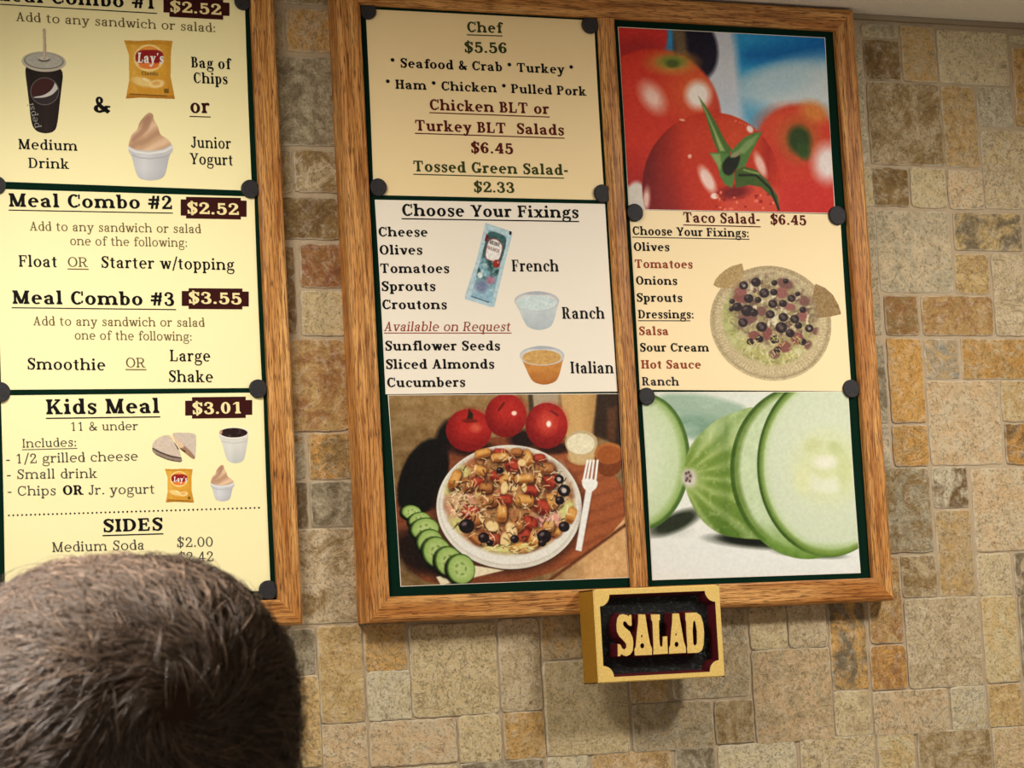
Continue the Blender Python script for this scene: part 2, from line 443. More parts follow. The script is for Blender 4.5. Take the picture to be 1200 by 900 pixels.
# ------------------------------------------------------------------ lettering: slab-serif letter shapes built from bars, arcs and strokes
def spline(pts, n=5):
    out = []; P = [np.array(p, float) for p in pts]; P = [2*P[0]-P[1]]+P+[2*P[-1]-P[-2]]
    for i in range(1, len(P)-2):
        for k in range(n):
            t = k/n; a, b, c, d = P[i-1], P[i], P[i+1], P[i+2]
            out.append(.5*(2*b+(c-a)*t+(2*a-5*b+4*c-d)*t*t+(3*b-a-3*c+d)*t**3))
    out.append(P[-2]); return out
def glyph(c, v=.17, t=.065):
    P = []; s = .085; X = .70; A = 1.04
    def rect(a, b, e, d): P.append([(a, b), (e, b), (e, d), (a, d)])
    def poly(*p): P.append(list(p))
    def arc(cx, cy, rx, ry, a0, a1, wx=v, wy=t):
        n = max(4, int(abs(a1-a0)/14)); q = []
        for i in range(n+1):
            a = math.radians(a0+(a1-a0)*i/n); ca, sa = math.cos(a), math.sin(a)
            q.append(((cx+rx*ca, cy+ry*sa), (cx+(rx-wx)*ca, cy+(ry-wy)*sa)))
        for a, b in zip(q, q[1:]): P.append([a[0], b[0], b[1], a[1]])
    def stroke(pts, ws):
        pp = spline([(*p, w) for p, w in zip(pts, ws)]); q = []
        for i, p in enumerate(pp):
            d = pp[min(i+1, len(pp)-1)]-pp[max(i-1, 0)]; d = d[:2]/(np.hypot(*d[:2])+1e-9); nrm = np.array([-d[1], d[0]])*p[2]/2
            q.append((p[:2]+nrm, p[:2]-nrm))
        for a, b in zip(q, q[1:]): P.append([tuple(a[0]), tuple(b[0]), tuple(b[1]), tuple(a[1])])
    def ball(x, y, r=.075+v*.12): P.append([(x+r*math.cos(k*.7854), y+r*math.sin(k*.7854)) for k in range(8)])
    def foot(x, w, y, side, up):
        l, r = ('l' in side)*s, ('r' in side)*s; k = t if up else -t
        rect(x-l, min(y, y+k), x+w+r, max(y, y+k))
        if l: poly((x-l*.6, y+k), (x, y+k), (x, y+2.0*k))
        if r: poly((x+w+r*.6, y+k), (x+w, y+k), (x+w, y+2.0*k))
    def stem(x, y0, y1, b='lr', p='lr', w=v):
        rect(x, y0, x+w, y1)
        if b: foot(x, w, y0, b, True)
        if p: foot(x, w, y1, p, False)
    def dia(x0, y0, x1, y1, w): poly((x0, y0), (x0+w, y0), (x1+w, y1), (x1, y1))
    a = .7
    if c == 'A':
        dia(.08, 0, .40, 1, t*1.4); dia(.62, 0, .36, 1, v*1.1); rect(.2, .3, .68, .3+t); rect(0, 0, .27, t); rect(.52, 0, .72+v*1.1, t); a = .76+v*1.1
    elif c == 'B':
        stem(.1, 0, 1, 'l', 'l'); rect(.1, 0, .42, t); rect(.1, 1-t, .4, 1); rect(.1, .5, .42, .5+t); arc(.42, .28, .34, .285, -90, 90); arc(.40, .755, .29, .255, -90, 90); a = .82
    elif c in 'CG':
        arc(.46, .5, .42, .515, 48, 312, v*1.05, t*1.2); rect(.74, .66, .74+t, 1.0)
        if c == 'G': stem(.64, .02, .42, '', 'lr'); a = .98
        else: stroke([(.74, .13), (.78, .2), (.8, .3)], [t*1.4, t, t]); a = .9
    elif c == 'D': stem(.1, 0, 1, 'l', 'l'); rect(.1, 0, .44, t); rect(.1, 1-t, .44, 1); arc(.42, .5, .47, .5, -90, 90, v*1.05); a = .96
    elif c in 'EF':
        stem(.1, 0, 1, 'l' if c == 'E' else 'lr', 'l'); rect(.1, 1-t, .72, 1); rect(.1, .48, .52, .48+t); poly((.72, 1), (.76, .70), (.76-t, .70), (.62, 1-t)); rect(.5, .36, .5+t, .66); a = .8
        if c == 'E': rect(.1, 0, .74, t); poly((.74, 0), (.80, .31), (.80-t, .31), (.64, t)); a = .86
    elif c == 'H': stem(.1, 0, 1); stem(.62, 0, 1); rect(.1, .48, .7, .48+t); a = .74+v
    elif c == 'I': stem(.12, 0, 1); a = .24+v
    elif c == 'J': stem(.32, .25, 1, '', 'lr'); arc(.32+v-.25, .25, .25, .27, -150, 0, v, t*1.3); ball(.08, .16); a = .44+v
    elif c == 'K': stem(.1, 0, 1); dia(.22, .38, .66, 1-t, t*1.5); dia(.66, 0, .36, .56, v*1.1); rect(.54, 1-t, .88, 1); rect(.56, 0, .78+v, t); a = .8+v
    elif c == 'L': stem(.1, 0, 1, 'l', 'lr'); rect(.1, 0, .72, t); poly((.72, 0), (.77, .36), (.77-t, .36), (.62, t)); a = .82
    elif c == 'M': stem(.12, 0, 1, 'lr', 'l', t*1.4); dia(.47, .02, .10, 1, v*1.15); dia(.53, .02, .86, 1, t*1.5); stem(.84, 0, 1, 'lr', 'r'); a = .96+v
    elif c == 'N': stem(.12, 0, 1, 'lr', 'l', t*1.4); dia(.66, 0, .1, 1, v*1.1); stem(.76, 0, 1, '', 'lr', t*1.4); a = .95
    elif c == 'O': arc(.48, .5, .45, .515, 0, 360, v*1.08); a = .96
    elif c in 'PR':
        stem(.1, 0, 1, 'lr', 'l'); rect(.1, 1-t, .44, 1); rect(.1, .44, .44, .44+t); arc(.44, .72, .34, .28, -90, 90); a = .84
        if c == 'R': dia(.62, 0, .40, .47, v*1.05); rect(.60, 0, .74+v, t); a = .78+v
    elif c == 'S':
        stroke([(.62, .80), (.54, .93), (.38, .965), (.21, .89), (.17, .74), (.36, .55), (.56, .41), (.60, .25), (.50, .08), (.34, .035), (.17, .11), (.11, .26)], [t, t, t*1.2, .75*v, v, v*1.15, v*1.12, v*.95, t*1.5, t*1.1, t, t])
        rect(.61, .68, .61+t, 1); rect(.06, 0, .06+t, .33); a = .74
    elif c == 'T':
        stem(.36, 0, 1, 'lr', ''); rect(.06, 1-t, .66+v, 1); poly((.06, 1), (.02, .68), (.02+t, .68), (.15, 1-t)); poly((.66+v, 1), (.70+v, .68), (.70+v-t, .68), (.57+v, 1-t)); a = .74+v
    elif c == 'Y': stem(.36, 0, .46, 'lr', ''); dia(.36, .42, .08, 1, v*1.08); dia(.38+v*.4, .42, .76, 1, t*1.5); rect(0, 1-t, .36, 1); rect(.62, 1-t, .94, 1); a = .94
    elif c == 'Z': rect(.06, 1-t, .7, 1); rect(.06, 0, .7, t); dia(.06, 0, .5, 1, v*1.1); a = .76
    elif c == 'a':
        stem(.42, .02, .48, '', ''); foot(.42, v, 0, 'r', True); rect(.42, 0, .42+v, .1); arc(.33+v*.25, .46, .25+v*.02, .25, 0, 155, v, t*1.1); ball(.15, .53, .06+v*.2); arc(.32, .20, .27, .215, 55, 305, v, t*1.1); a = .58+v
    elif c in 'bp':
        if c == 'b': stem(.1, 0, A, '', 'l')
        else: stem(.1, -.32, X, 'lr', 'l')
        arc(.42, .35, .33, .365, -180, 180, v); a = .80
    elif c in 'dq':
        if c == 'd': stem(.5, 0, A, 'r', 'l')
        else: stem(.5, -.32, X, 'lr', '')
        arc(.37, .35, .33, .365, 0, 360, v); a = .60+v
    elif c == 'c': arc(.40, .35, .35, .365, 42, 318); ball(.63, .53, .06+v*.2); a = .72
    elif c == 'e': arc(.40, .35, .35, .365, 0, 312); rect(.2, .33, .74, .33+t); a = .78
    elif c == 'f': stem(.2, 0, .8, 'lr', ''); arc(.2+.24, .80, .24, .25, 25, 180, v, t*1.2); ball(.60, .90, .05+v*.2); rect(.06, X-t, .54, X); a = .54
    elif c == 'g':
        arc(.36, .46, .28, .25, 0, 360, v*.95); stroke([(.18, .27), (.12, .16), (.2, .07), (.4, .05)], [t, t*1.2, v*.6, v*.7]); stroke([(.4, .05), (.62, .02), (.68, -.12), (.56, -.28), (.34, -.31), (.12, -.24), (.08, -.10), (.2, .03)], [v*.8, v*.8, v*.7, t, t, t*1.1, v*.6, t])
        stroke([(.56, .60), (.66, .68), (.74, .66)], [t, t*1.3, v*.6]); a = .76
    elif c in 'hn':
        stem(.1, 0, A if c == 'h' else X, 'lr', 'l'); arc(.38+v*.5, .44, .25+v*.5, .27, 0, 150, v, t*1.2); stem(.63, 0, .46, 'lr', ''); a = .74+v
    elif c == 'i': stem(.1, 0, X, 'lr', 'l'); ball(.1+v/2, .92, .07+v*.22); a = .22+v
    elif c == 'k': stem(.1, 0, A, 'lr', 'l'); dia(.22, .24, .52, X-t, t*1.6); dia(.54, 0, .30, .40, v*1.05); rect(.42, X-t, .74, X); rect(.46, 0, .64+v, t); a = .66+v
    elif c == 'l': stem(.1, 0, A, 'lr', 'l'); a = .22+v
    elif c == 'm':
        stem(.1, 0, X, 'lr', 'l')
        for k in (0, .50): arc(.36+k+v*.5, .44, .22+v*.5, .27, 0, 150, v, t*1.2); stem(.58+k, 0, .46, 'lr', '')
        a = 1.19+v
    elif c == 'o': arc(.40, .35, .36, .365, 0, 360, v*1.02); a = .80
    elif c == 'r': stem(.1, 0, X, 'lr', 'l'); stroke([(.1+v*.6, .44), (.3+v*.3, .62), (.5, .66)], [t, t*1.3, t*1.4]); ball(.52, .61, .06+v*.2); a = .62
    elif c == 's':
        stroke([(.50, .56), (.42, .66), (.29, .675), (.16, .60), (.18, .48), (.34, .37), (.48, .27), (.50, .14), (.38, .03), (.24, .03), (.12, .13)], [t, t, t*1.1, .6*v, .85*v, v*.95, v*.95, .75*v, t*1.1, t, t]); rect(.48, .48, .48+t, .70); rect(.08, 0, .08+t, .22); a = .62
    elif c == 't': stem(.16, .14, .88, '', ''); poly((.16, .66), (.16+v, .66), (.16+v, .92), (.16+v*.4, .80)); rect(.04, X-t, .48, X); arc(.16+.19, .17, .19, .19, 180, 320, v, t*1.2); a = .54
    elif c == 'u': stem(.1, .24, X, '', 'l'); arc(.36, .26, .26, .27, 180, 330, v, t*1.2); stem(.54, 0, X, 'r', 'l'); a = .66+v
    elif c == 'v': dia(.30, 0, .08, X, v*1.1); dia(.34, 0, .58, X-t, t*1.5); rect(0, X-t, .34, X); rect(.46, X-t, .76, X); a = .76
    elif c == 'w': dia(.28, 0, .08, X, v*1.1); dia(.32, 0, .50, X, t*1.5); dia(.66, 0, .46, X, v*1.1); dia(.70, 0, .90, X-t, t*1.5); rect(0, X-t, .34, X); rect(.78, X-t, 1.06, X); a = 1.06
    elif c == 'x': dia(.52, 0, .08, X, v*1.1); dia(.12, 0, .58, X, t*1.5); rect(.02, X-t, .34, X); rect(.48, X-t, .76, X); rect(0, 0, .28, t); rect(.44, 0, .64+v, t); a = .68+v*.6
    elif c == 'y': dia(.32, 0, .08, X, v*1.1); stroke([(.66, X-t), (.46, .18), (.36, -.12), (.24, -.28), (.10, -.26)], [t*1.4, t*1.5, t*1.5, t*1.2, t]); ball(.10, -.22, .06+v*.15); rect(0, X-t, .36, X); rect(.50, X-t, .80, X); a = .80
    elif c == '0': arc(.37, .5, .33, .51, 0, 360, v, t); a = .74
    elif c == '1': stem(.30, 0, 1, 'lr', ''); poly((.30, 1), (.30, .86), (.10, .76), (.10, .82)); a = .74
    elif c == '2': stroke([(.12, .72), (.18, .88), (.36, .965), (.56, .86), (.58, .66), (.42, .44), (.16, .12)], [t*1.2, t*1.2, t*1.2, v*.9, v, v*.7, t*1.4]); ball(.16, .74); rect(.06, 0, .66, v*.75); rect(.62, 0, .62+t, .3); a = .74
    elif c == '3': stroke([(.12, .80), (.2, .93), (.36, .965), (.55, .86), (.55, .68), (.42, .56), (.28, .53)], [t, t, t*1.2, v*.8, v*.9, t*1.3, t]); stroke([(.28, .53), (.48, .50), (.60, .32), (.56, .12), (.36, .035), (.18, .08), (.10, .2)], [t, t*1.4, v, v*.9, t*1.2, t, t]); ball(.16, .80); ball(.15, .2); a = .74
    elif c == '4': stem(.44, 0, 1, 'lr', ''); dia(.05, .26, .44, 1, t*1.4); rect(.05, .24, .74, .24+t*1.3); a = .78
    elif c == '5': rect(.15, 1-v*.8, .62, 1); rect(.15, .46, .15+t*1.2, .98); stroke([(.16, .54), (.34, .62), (.54, .54), (.61, .32), (.54, .10), (.34, .035), (.17, .09), (.10, .2)], [t, t*1.3, v*.9, v, v*.8, t*1.2, t, t]); ball(.15, .2); a = .74
    elif c == '6': arc(.38, .31, .31, .325, 0, 360, v, t); stroke([(.15, .33), (.15, .62), (.30, .90), (.48, .965), (.60, .88)], [v, v, v*.7, t*1.1, t]); ball(.58, .84); a = .74
    elif c == '#': dia(.18, 0, .34, 1, t*1.5); dia(.48, 0, .64, 1, t*1.5); rect(.06, .60, .80, .60+t*1.5); rect(.02, .30, .76, .30+t*1.5); a = .86
    elif c == '$':
        g, a = glyph('S', v, t); P += g; rect(.36-t*.6, -.13, .36+t*.6, 1.13)
    elif c == '&': arc(.36, .77, .20, .24, 0, 360, v*.7, t*1.1); stroke([(.24, .66), (.46, .36), (.84, .03)], [v*.7, v*1.1, v*1.1]); arc(.34, .25, .30, .265, 60, 330, v, t*1.2); stroke([(.52, .08), (.68, .24), (.76, .44)], [t*1.2, t*1.2, t*1.2]); rect(.62, .44-t, .92, .44); a = .94
    elif c == '*':
        for k in range(3):
            q = math.radians(90+60*k); d = np.array([math.cos(q), math.sin(q)]); nn = np.array([-d[1], d[0]])*t*.7; o = np.array([.26, .78]); poly(tuple(o+d*.2+nn), tuple(o-d*.2+nn), tuple(o-d*.2-nn), tuple(o+d*.2-nn))
        a = .52
    elif c == '-': rect(.06, .30, .42, .30+t*1.5); a = .48
    elif c == '/': dia(.02, -.15, .42, 1.1, t*1.5); a = .5
    elif c in '.:':
        ball(.16, .085, .06+v*.22)
        if c == ':': ball(.16, .55, .06+v*.22)
        a = .32
    elif c == "'": poly((.06, 1), (.06+v, 1), (.06+v*.5, .7)); a = .16+v
    else: a = .40
    return P, a
STY = dict(bk=(.225, .115), md=(.185, .09), rg=(.14, .08), tm=(.235, .075), bd=(.26, .10), bg=(.13, .08))
def text_polys(text, style, shear=0):
    v, t = STY[style]; x = 0; out = []
    for ch in text:
        p, a = glyph(ch, v, t); out += [[(q[0]+x+shear*q[1], q[1]) for q in pl] for pl in p]; x += a+.05
    return out, x-.05

class Ink:
    """collects the print of one sheet: coloured shapes just in front of the paper"""
    def __init__(s, Y): s.V, s.F, s.M, s.mats, s.Y, s.lay = [], [], [], [], Y, 0
    def mid(s, m):
        if m not in s.mats: s.mats.append(m)
        return s.mats.index(m)
    def poly(s, pts, m, lift=0.0):
        ar = sum(a[0]*b[2]-b[0]*a[2] for a, b in zip(pts, pts[1:]+pts[:1])); pts = pts if ar > 0 else pts[::-1]
        b = len(s.V); s.V += [(p[0], s.Y-lift, p[2]) for p in pts]; s.F.append(tuple(range(b, b+len(pts)))); s.M.append(s.mid(m))
    def px(s, pts, m, lift=0.0): s.poly([at(x, y, s.Y) for x, y in pts], m, lift)
    def text(s, txt, a, b, cap, col='black', sty='bk', shear=0, under=None, uw=1.2, lift=.00008):
        """a, b: baseline ends in the photograph's pixels, cap: capital height in pixels"""
        A, B = at(*a, s.Y), at(*b, s.Y); d = np.hypot(b[0]-a[0], b[1]-a[1]); up = (b[1]-a[1])/d*cap, -(b[0]-a[0])/d*cap
        C = at(a[0]+up[0], a[1]+up[1], s.Y); ps, w = text_polys(txt, sty, shear)
        ex = (B-A)/w; h = np.linalg.norm(C-A); un = np.array([-(B-A)[2], 0, (B-A)[0]])/np.linalg.norm(B-A)
        if abs(un[2]) > .9: un = np.array([-un[0]*.0+ (un[0]*.5), 0, 1.0])
        for i, pl in enumerate(ps): s.poly([A+ex*p[0]+un*h*p[1] for p in pl], INK[col], lift+(i % 12)*5e-6)
        if under:
            (x0, y0), (x1, y1) = under; s.px([(x0, y0), (x1, y1), (x1, y1+uw), (x0, y0+uw)], INK[col], lift)
    def build(s, name, parent):
        o = mesh(name, s.V, s.F, s.mats, parent, midx=s.M); o.matrix_parent_inverse = Matrix.Translation(parent.location).inverted(); return o
def under(a, b, d0, d1=None): return ((a[0], a[1]+d0), (b[0], b[1]+(d0 if d1 is None else d1)))

# ------------------------------------------------------------------ printed pictures: colour per point of a fine grid
def vnoise(x, y, seed=0):
    xi, yi = np.floor(x), np.floor(y); fx, fy = x-xi, y-yi; fx = fx*fx*(3-2*fx); fy = fy*fy*(3-2*fy)
    def h(i, j): q = np.sin(i*127.1+j*311.7+seed*74.7)*43758.5453; return q-np.floor(q)
    return (h(xi, yi)*(1-fx)+h(xi+1, yi)*fx)*(1-fy)+(h(xi, yi+1)*(1-fx)+h(xi+1, yi+1)*fx)*fy
def fbm(x, y, seed=0, o=4):
    r = 0; a = .5
    for k in range(o): r = r+a*vnoise(x*2**k, y*2**k, seed+k); a *= .5
    return r/(1-.5**o)
class Pic:
    """quad: corners TL, TR, BR, BL in photograph pixels; painting coordinates: X=(px-ox)*sc, Y=(py-oy)*sc"""
    def __init__(s, quad, ox, oy, sc, step, base, Y):
        q = np.array(quad, float); wd = np.hypot(*(q[1]-q[0])); hg = np.hypot(*(q[3]-q[0])); s.nu, s.nv = int(wd/step)+1, int(hg/step)+1
        u, v = np.meshgrid(np.linspace(0, 1, s.nu), np.linspace(0, 1, s.nv))
        pt = lambda k: (q[0, k]*(1-u)+q[1, k]*u)*(1-v)+(q[3, k]*(1-u)+q[2, k]*u)*v
        s.X, s.Yp = (pt(0)-ox)*sc, (pt(1)-oy)*sc
        w = np.array([at(*p, Y) for p in q]); bl = lambda k: (w[0, k]*(1-u)+w[1, k]*u)*(1-v)+(w[3, k]*(1-u)+w[2, k]*u)*v
        s.W = np.stack([bl(0), np.full_like(u, Y), bl(2)], -1)
        s.C = np.empty((*u.shape, 3)); s.C[:] = np.array(base)/255.; s.A = np.zeros(u.shape)
    def put(s, m, c, alpha=False):
        c = np.asarray(c, float)/255.; m = np.clip(m, 0, 1)[..., None]; s.C = s.C*(1-m)+c*m
        if alpha: s.A = np.maximum(s.A, m[..., 0])
    def ell(s, cx, cy, rx, ry, c=None, rot=0, soft=.05, alpha=False, clip=None):
        a = math.radians(rot); dx, dy = s.X-cx, s.Yp-cy; x, y = dx*math.cos(a)+dy*math.sin(a), -dx*math.sin(a)+dy*math.cos(a)
        d = np.sqrt((x/rx)**2+(y/ry)**2); m = np.clip((1-d)/soft+.5, 0, 1)
        if clip is not None: m = m*clip
        if c is not None: s.put(m, c, alpha)
        return m
    def pol(s, pts, c=None, soft=3.0, alpha=False, clip=None, sm=True):
        if sm and len(pts) > 5:
            for _ in range(2): pts = [tuple(np.array(a)*w+np.array(b)*(1-w)) for a, b in zip(pts, pts[1:]+pts[:1]) for w in (.78, .22)]
        ins = np.zeros(s.X.shape, bool); dmin = np.full(s.X.shape, 1e9); n = len(pts)
        for i in range(n):
            (x0, y0), (x1, y1) = pts[i], pts[(i+1) % n]
            cr = ((y0 > s.Yp) != (y1 > s.Yp)) & (s.X < (x1-x0)*(s.Yp-y0)/((y1-y0) or 1e-9)+x0); ins ^= cr
            L = (x1-x0)**2+(y1-y0)**2 or 1e-9; t = np.clip(((s.X-x0)*(x1-x0)+(s.Yp-y0)*(y1-y0))/L, 0, 1)
            dmin = np.minimum(dmin, np.hypot(s.X-x0-t*(x1-x0), s.Yp-y0-t*(y1-y0)))
        m = np.clip(np.where(ins, dmin, -dmin)/soft+.5, 0, 1)
        if clip is not None: m = m*clip
        if c is not None: s.put(m, c, alpha)
        return m
    def line(s, pts, w, c, soft=2.0, alpha=False, clip=None):
        dmin = np.full(s.X.shape, 1e9)
        for (x0, y0), (x1, y1) in zip(pts, pts[1:]):
            L = (x1-x0)**2+(y1-y0)**2 or 1e-9; t = np.clip(((s.X-x0)*(x1-x0)+(s.Yp-y0)*(y1-y0))/L, 0, 1)
            dmin = np.minimum(dmin, np.hypot(s.X-x0-t*(x1-x0), s.Yp-y0-t*(y1-y0)))
        m = np.clip((w/2-dmin)/soft+.5, 0, 1)
        if clip is not None: m = m*clip
        s.put(m, c, alpha); return m
    def grain(s, amt, sc, seed=0, m=1.0):
        n = (fbm(s.X/sc, s.Yp/sc, seed)-.5)*2*amt/255.*m; s.C = np.clip(s.C+n[..., None], 0, 1)
    def build(s, name, parent, cut=False, mat='print'):
        idx = np.arange(s.nu*s.nv).reshape(s.nv, s.nu)
        F = np.stack([idx[1:, :-1], idx[1:, 1:], idx[:-1, 1:], idx[:-1, :-1]], -1).reshape(-1, 4)
        V = s.W.reshape(-1, 3); C = lin(s.C*.999).reshape(-1, 3)
        if cut:
            a = s.A; fa = (a[1:, :-1]+a[1:, 1:]+a[:-1, 1:]+a[:-1, :-1]).ravel()/4; F = F[fa > .5]
            us = np.unique(F); rm = np.zeros(len(V), int); rm[us] = np.arange(len(us)); V, C, F = V[us], C[us], rm[F]
        o = big_mesh(name, V, F, MAT[mat], parent, C, smooth=False)
        if parent is not None: o.matrix_parent_inverse = Matrix.Translation(parent.location).inverted()
        return o

# ------------------------------------------------------------------ sheets
PY = -.0226                                            # front of the sheets, resting on the felt
def sheet(quad, mat, label, cat, group, name='menu_poster'):
    w = [at(*p, PY) for p in quad]; c = sum(w)/4
    e = empty(name, (c[0], -.022, w[3][2])); tag(e, label, cat, group)
    TL, TR, BR, BL = w; n = 10; V, F = [], []
    for y in (PY, -.0221):
        for j in range(n+1):
            for i in range(n+1):
                u, v = i/n, j/n; p = (TL*(1-u)+TR*u)*(1-v)+(BL*(1-u)+BR*u)*v
                if i in (0, n): p = p+np.array([(.0005 if i == 0 else -.0005)*math.sin(math.pi*v), 0, 0])
                V.append((p[0], y, p[2]))
    k = (n+1)**2
    for j in range(n):
        for i in range(n):
            a = j*(n+1)+i; F.append((a+n+1, a+n+2, a+1, a)); F.append((k+a, k+a+1, k+a+n+2, k+a+n+1))
    ring = [i for i in range(n+1)]+[(n+1)*j+n for j in range(1, n+1)]+[(n+1)*n+i for i in range(n-1, -1, -1)]+[(n+1)*j for j in range(n-1, 0, -1)]
    for a, b in zip(ring, ring[1:]+ring[:1]): F.append((a, b, b+k, a+k))
    o = mesh('sheet', V, F, mat, e); o.matrix_parent_inverse = Matrix.Translation(e.location).inverted()
    return e
LY = PY-.0002; IY = PY-.00012                          # print in front of the paper
Q1 = [(-16, -24), (286.5, -9.5), (295.3, 223.5), (-6, 212.5)]
Q2 = [(-7, 221.3), (298, 230.5), (307.2, 454.6), (1.5, 456.8)]
Q3 = [(1.0, 463.5), (308.5, 460), (317.3, 692.5), (6, 694)]
Q4 = [(428.5, 10.5), (696, 24), (708.5, 234.5), (438, 228.5)]
Q5 = [(439.3, 234), (709, 239), (723.6, 458.8), (452, 462)]
Q6 = [(454.5, 462.8), (725.5, 461), (737.5, 677), (469.5, 687.5)]
Q7 = [(724, 31.3), (967, 44), (979, 250.3), (736.8, 245.5)]
Q8 = [(737.3, 245.8), (984.5, 251.3), (998, 458.6), (749.9, 456.7)]
Q9 = [(752, 459.5), (994, 458.8), (1008.6, 671.6), (764.4, 680)]
G = 'menu sheets pinned on the boards'
P1 = sheet(Q1, MAT['yellow'], 'pale yellow sheet of meal combo 1, with drink, chips bag and yogurt, topmost', 'poster', G)
P2 = sheet(Q2, MAT['yellow'], 'pale yellow sheet listing meal combos 2 and 3, text only', 'poster', G)
P3 = sheet(Q3, MAT['yellow'], 'pale yellow kids meal and sides sheet just above the head', 'poster', G)
P4 = sheet(Q4, MAT['cream'], 'tan sheet of chef and tossed green salad prices, text only', 'poster', G)
P5 = sheet(Q5, MAT['ivory'], 'ivory sheet of salad fixings with dressing packet and two cups', 'poster', G)
P8 = sheet(Q8, MAT['beige'], 'beige taco salad sheet with a printed plate of salad and chips', 'poster', G)

def badge(k, x0, y0, x1, y1, X0, X1, Y0, Y1, sl):
    """dark price plaque with notched corners; sl = slope"""
    def P(x, y): return (x, y+sl*(x-x0))
    k.px([P(x0, Y0), P(x1, Y0), P(x1, Y1), P(x0, Y1)], INK['plum']); k.px([P(X0, y0), P(X1, y0), P(X1, y1), P(X0, y1)], INK['plum'], .00006)

# meal combo 1
k = Ink(LY)
k.text('Meal Combo #1', (-9, .5), (182.7, 10.7), 15.6, under=((-10, 3.8), (184, 15.2)))
badge(k, 191.5, -4, 269, 19.3, 198.5, 261.5, -1, 14.5, .055); k.text('$2.52', (198.7, 13.6), (259.5, 17.6), 12.5, 'cream', lift=.00016)
k.text('Add to any sandwich or salad:', (18.7, 24.7), (253, 37.9), 10.7, 'brown', 'rg')
k.text('Medium', (21.3, 174.7), (91.2, 176.8), 12, 'black', 'md'); k.text('Drink', (33.3, 196.8), (81.3, 198), 12, 'black', 'md')
k.text('&', (109, 131.8), (130, 132.3), 18.5, 'black', 'bk')
k.text('Bag of', (224, 79), (270, 81.3), 12.5, 'black', 'tm'); k.text('Chips', (226.7, 97.3), (267, 98.8), 12.5, 'black', 'tm')
k.text('or', (222.7, 132.4), (246, 132.8), 17, 'plum', 'bk', under=((222, 135.8), (246.8, 136.6)))
k.text('Junior', (224, 173), (271, 174.5), 13, 'black', 'md'); k.text('Yogurt', (222.7, 192.3), (273.3, 194), 13, 'black', 'md')
k.text("Lay's", (160.8, 73.6), (191.4, 74.6), 12, 'white', 'bd', shear=.15, lift=.0003); k.text('Classic', (165.8, 87.8), (185.6, 88.6), 4.2, 'brown', 'bk', lift=.0003)
k.text('pepsi', (46.5, 149.5), (38.5, 120.5), 7.5, 'silver', 'bg', lift=.0003)
k.build('lettering', P1)
# meal combos 2 and 3
k = Ink(LY)
k.text('Meal Combo #2', (10, 242.2), (201.8, 245.2), 15.8, under=((10, 245.6), (202.6, 249.2)))
badge(k, 211.7, 230.5, 289, 255.8, 218, 282.2, 233.6, 252.6, .02); k.text('$2.52', (218.8, 250.3), (280, 251.9), 13.3, 'cream', lift=.00016)
k.text('Add to any sandwich or salad', (34.9, 270.2), (235.8, 273.3), 10.6, 'brown', 'rg'); k.text('one of the following:', (82, 287.2), (219.8, 289.4), 10.6, 'brown', 'rg')
k.text('Float', (22, 312.6), (67.4, 313.2), 13.6, 'black', 'md'); k.text('OR', (79.3, 312.5), (103.4, 312.9), 11.3, 'brown', 'rg', under=((79, 314.6), (104, 315)))
k.text('Starter w/topping', (118.4, 313.8), (274.9, 316.6), 13.6, 'black', 'md')
k.text('Meal Combo #3', (14.2, 356), (204.6, 358.3), 15.8, under=((13.6, 360), (206.3, 362.2)))
badge(k, 213, 337.6, 291.6, 362, 221, 284, 341, 358.5, .008); k.text('$3.55', (220.5, 355.4), (283.4, 356.6), 13.3, 'cream', lift=.00016)
k.text('Add to any sandwich or salad', (39, 381.3), (240, 383), 10.6, 'brown', 'rg'); k.text('one of the following:', (87.3, 397.8), (225.3, 399.4), 10.6, 'brown', 'rg')
k.text('Smoothie', (31.7, 433), (124, 434), 13.6, 'black', 'md'); k.text('OR', (147.4, 430.5), (170.9, 430.6), 11.3, 'brown', 'rg', under=((147, 432.5), (171.6, 432.6)))
k.text('Large', (199.2, 423.4), (247, 423.6), 13.6, 'black', 'md'); k.text('Shake', (197.5, 447.6), (250.2, 448), 13.6, 'black', 'md')
k.build('lettering', P2)
# kids meal, sides
k = Ink(LY)
k.text('Kids Meal', (54, 485.6), (187.5, 484), 17.6, under=((53.8, 489.6), (187.8, 487.8)), uw=1.4)
badge(k, 217, 465.6, 295.6, 490.6, 225, 288, 469.6, 487, -.012); k.text('$3.01', (225, 485.4), (284.4, 484.4), 13.6, 'cream', lift=.00016)
k.text('11 & under', (82.5, 505), (162, 504), 10.2, 'grey', 'bg'); k.text('Includes:', (26, 524.6), (90, 523), 10.2, 'grey', 'bg', under=((25.8, 526.6), (90.6, 525)), uw=.9)
k.text('- 1/2 grilled cheese', (6.6, 543.5), (162, 539.6), 11.2, 'grey', 'bg'); k.text('- Small drink', (7.5, 561.5), (114, 560), 11.2, 'grey', 'bg')
k.text('- Chips', (8.4, 581), (66, 580.2), 11.2, 'grey', 'bg'); k.text('OR', (73.5, 580), (98.4, 579.7), 11.2, 'black', 'bk'); k.text('Jr. yogurt', (104, 579.6), (181.5, 578.4), 11.2, 'grey', 'bg')
for i in range(58):
    u = i/57; x, y = 10.5+293*u, 604-9*u; k.px([(x+1.15*math.cos(q*.7854), y+1.15*math.sin(q*.7854)) for q in range(8)], INK['black'])
k.text('SIDES', (120.6, 623.6), (191, 621.4), 15, under=((120, 627), (191.4, 624.8)), uw=1.4)
k.text('Medium Soda', (61, 647), (169.5, 644), 11.6, 'grey', 'bg'); k.text('$2.00', (207, 641.2), (250, 640.4), 11.4, 'grey', 'bg'); k.text('$2.42', (208.5, 658.6), (250.6, 657.4), 11.4, 'grey', 'bg')
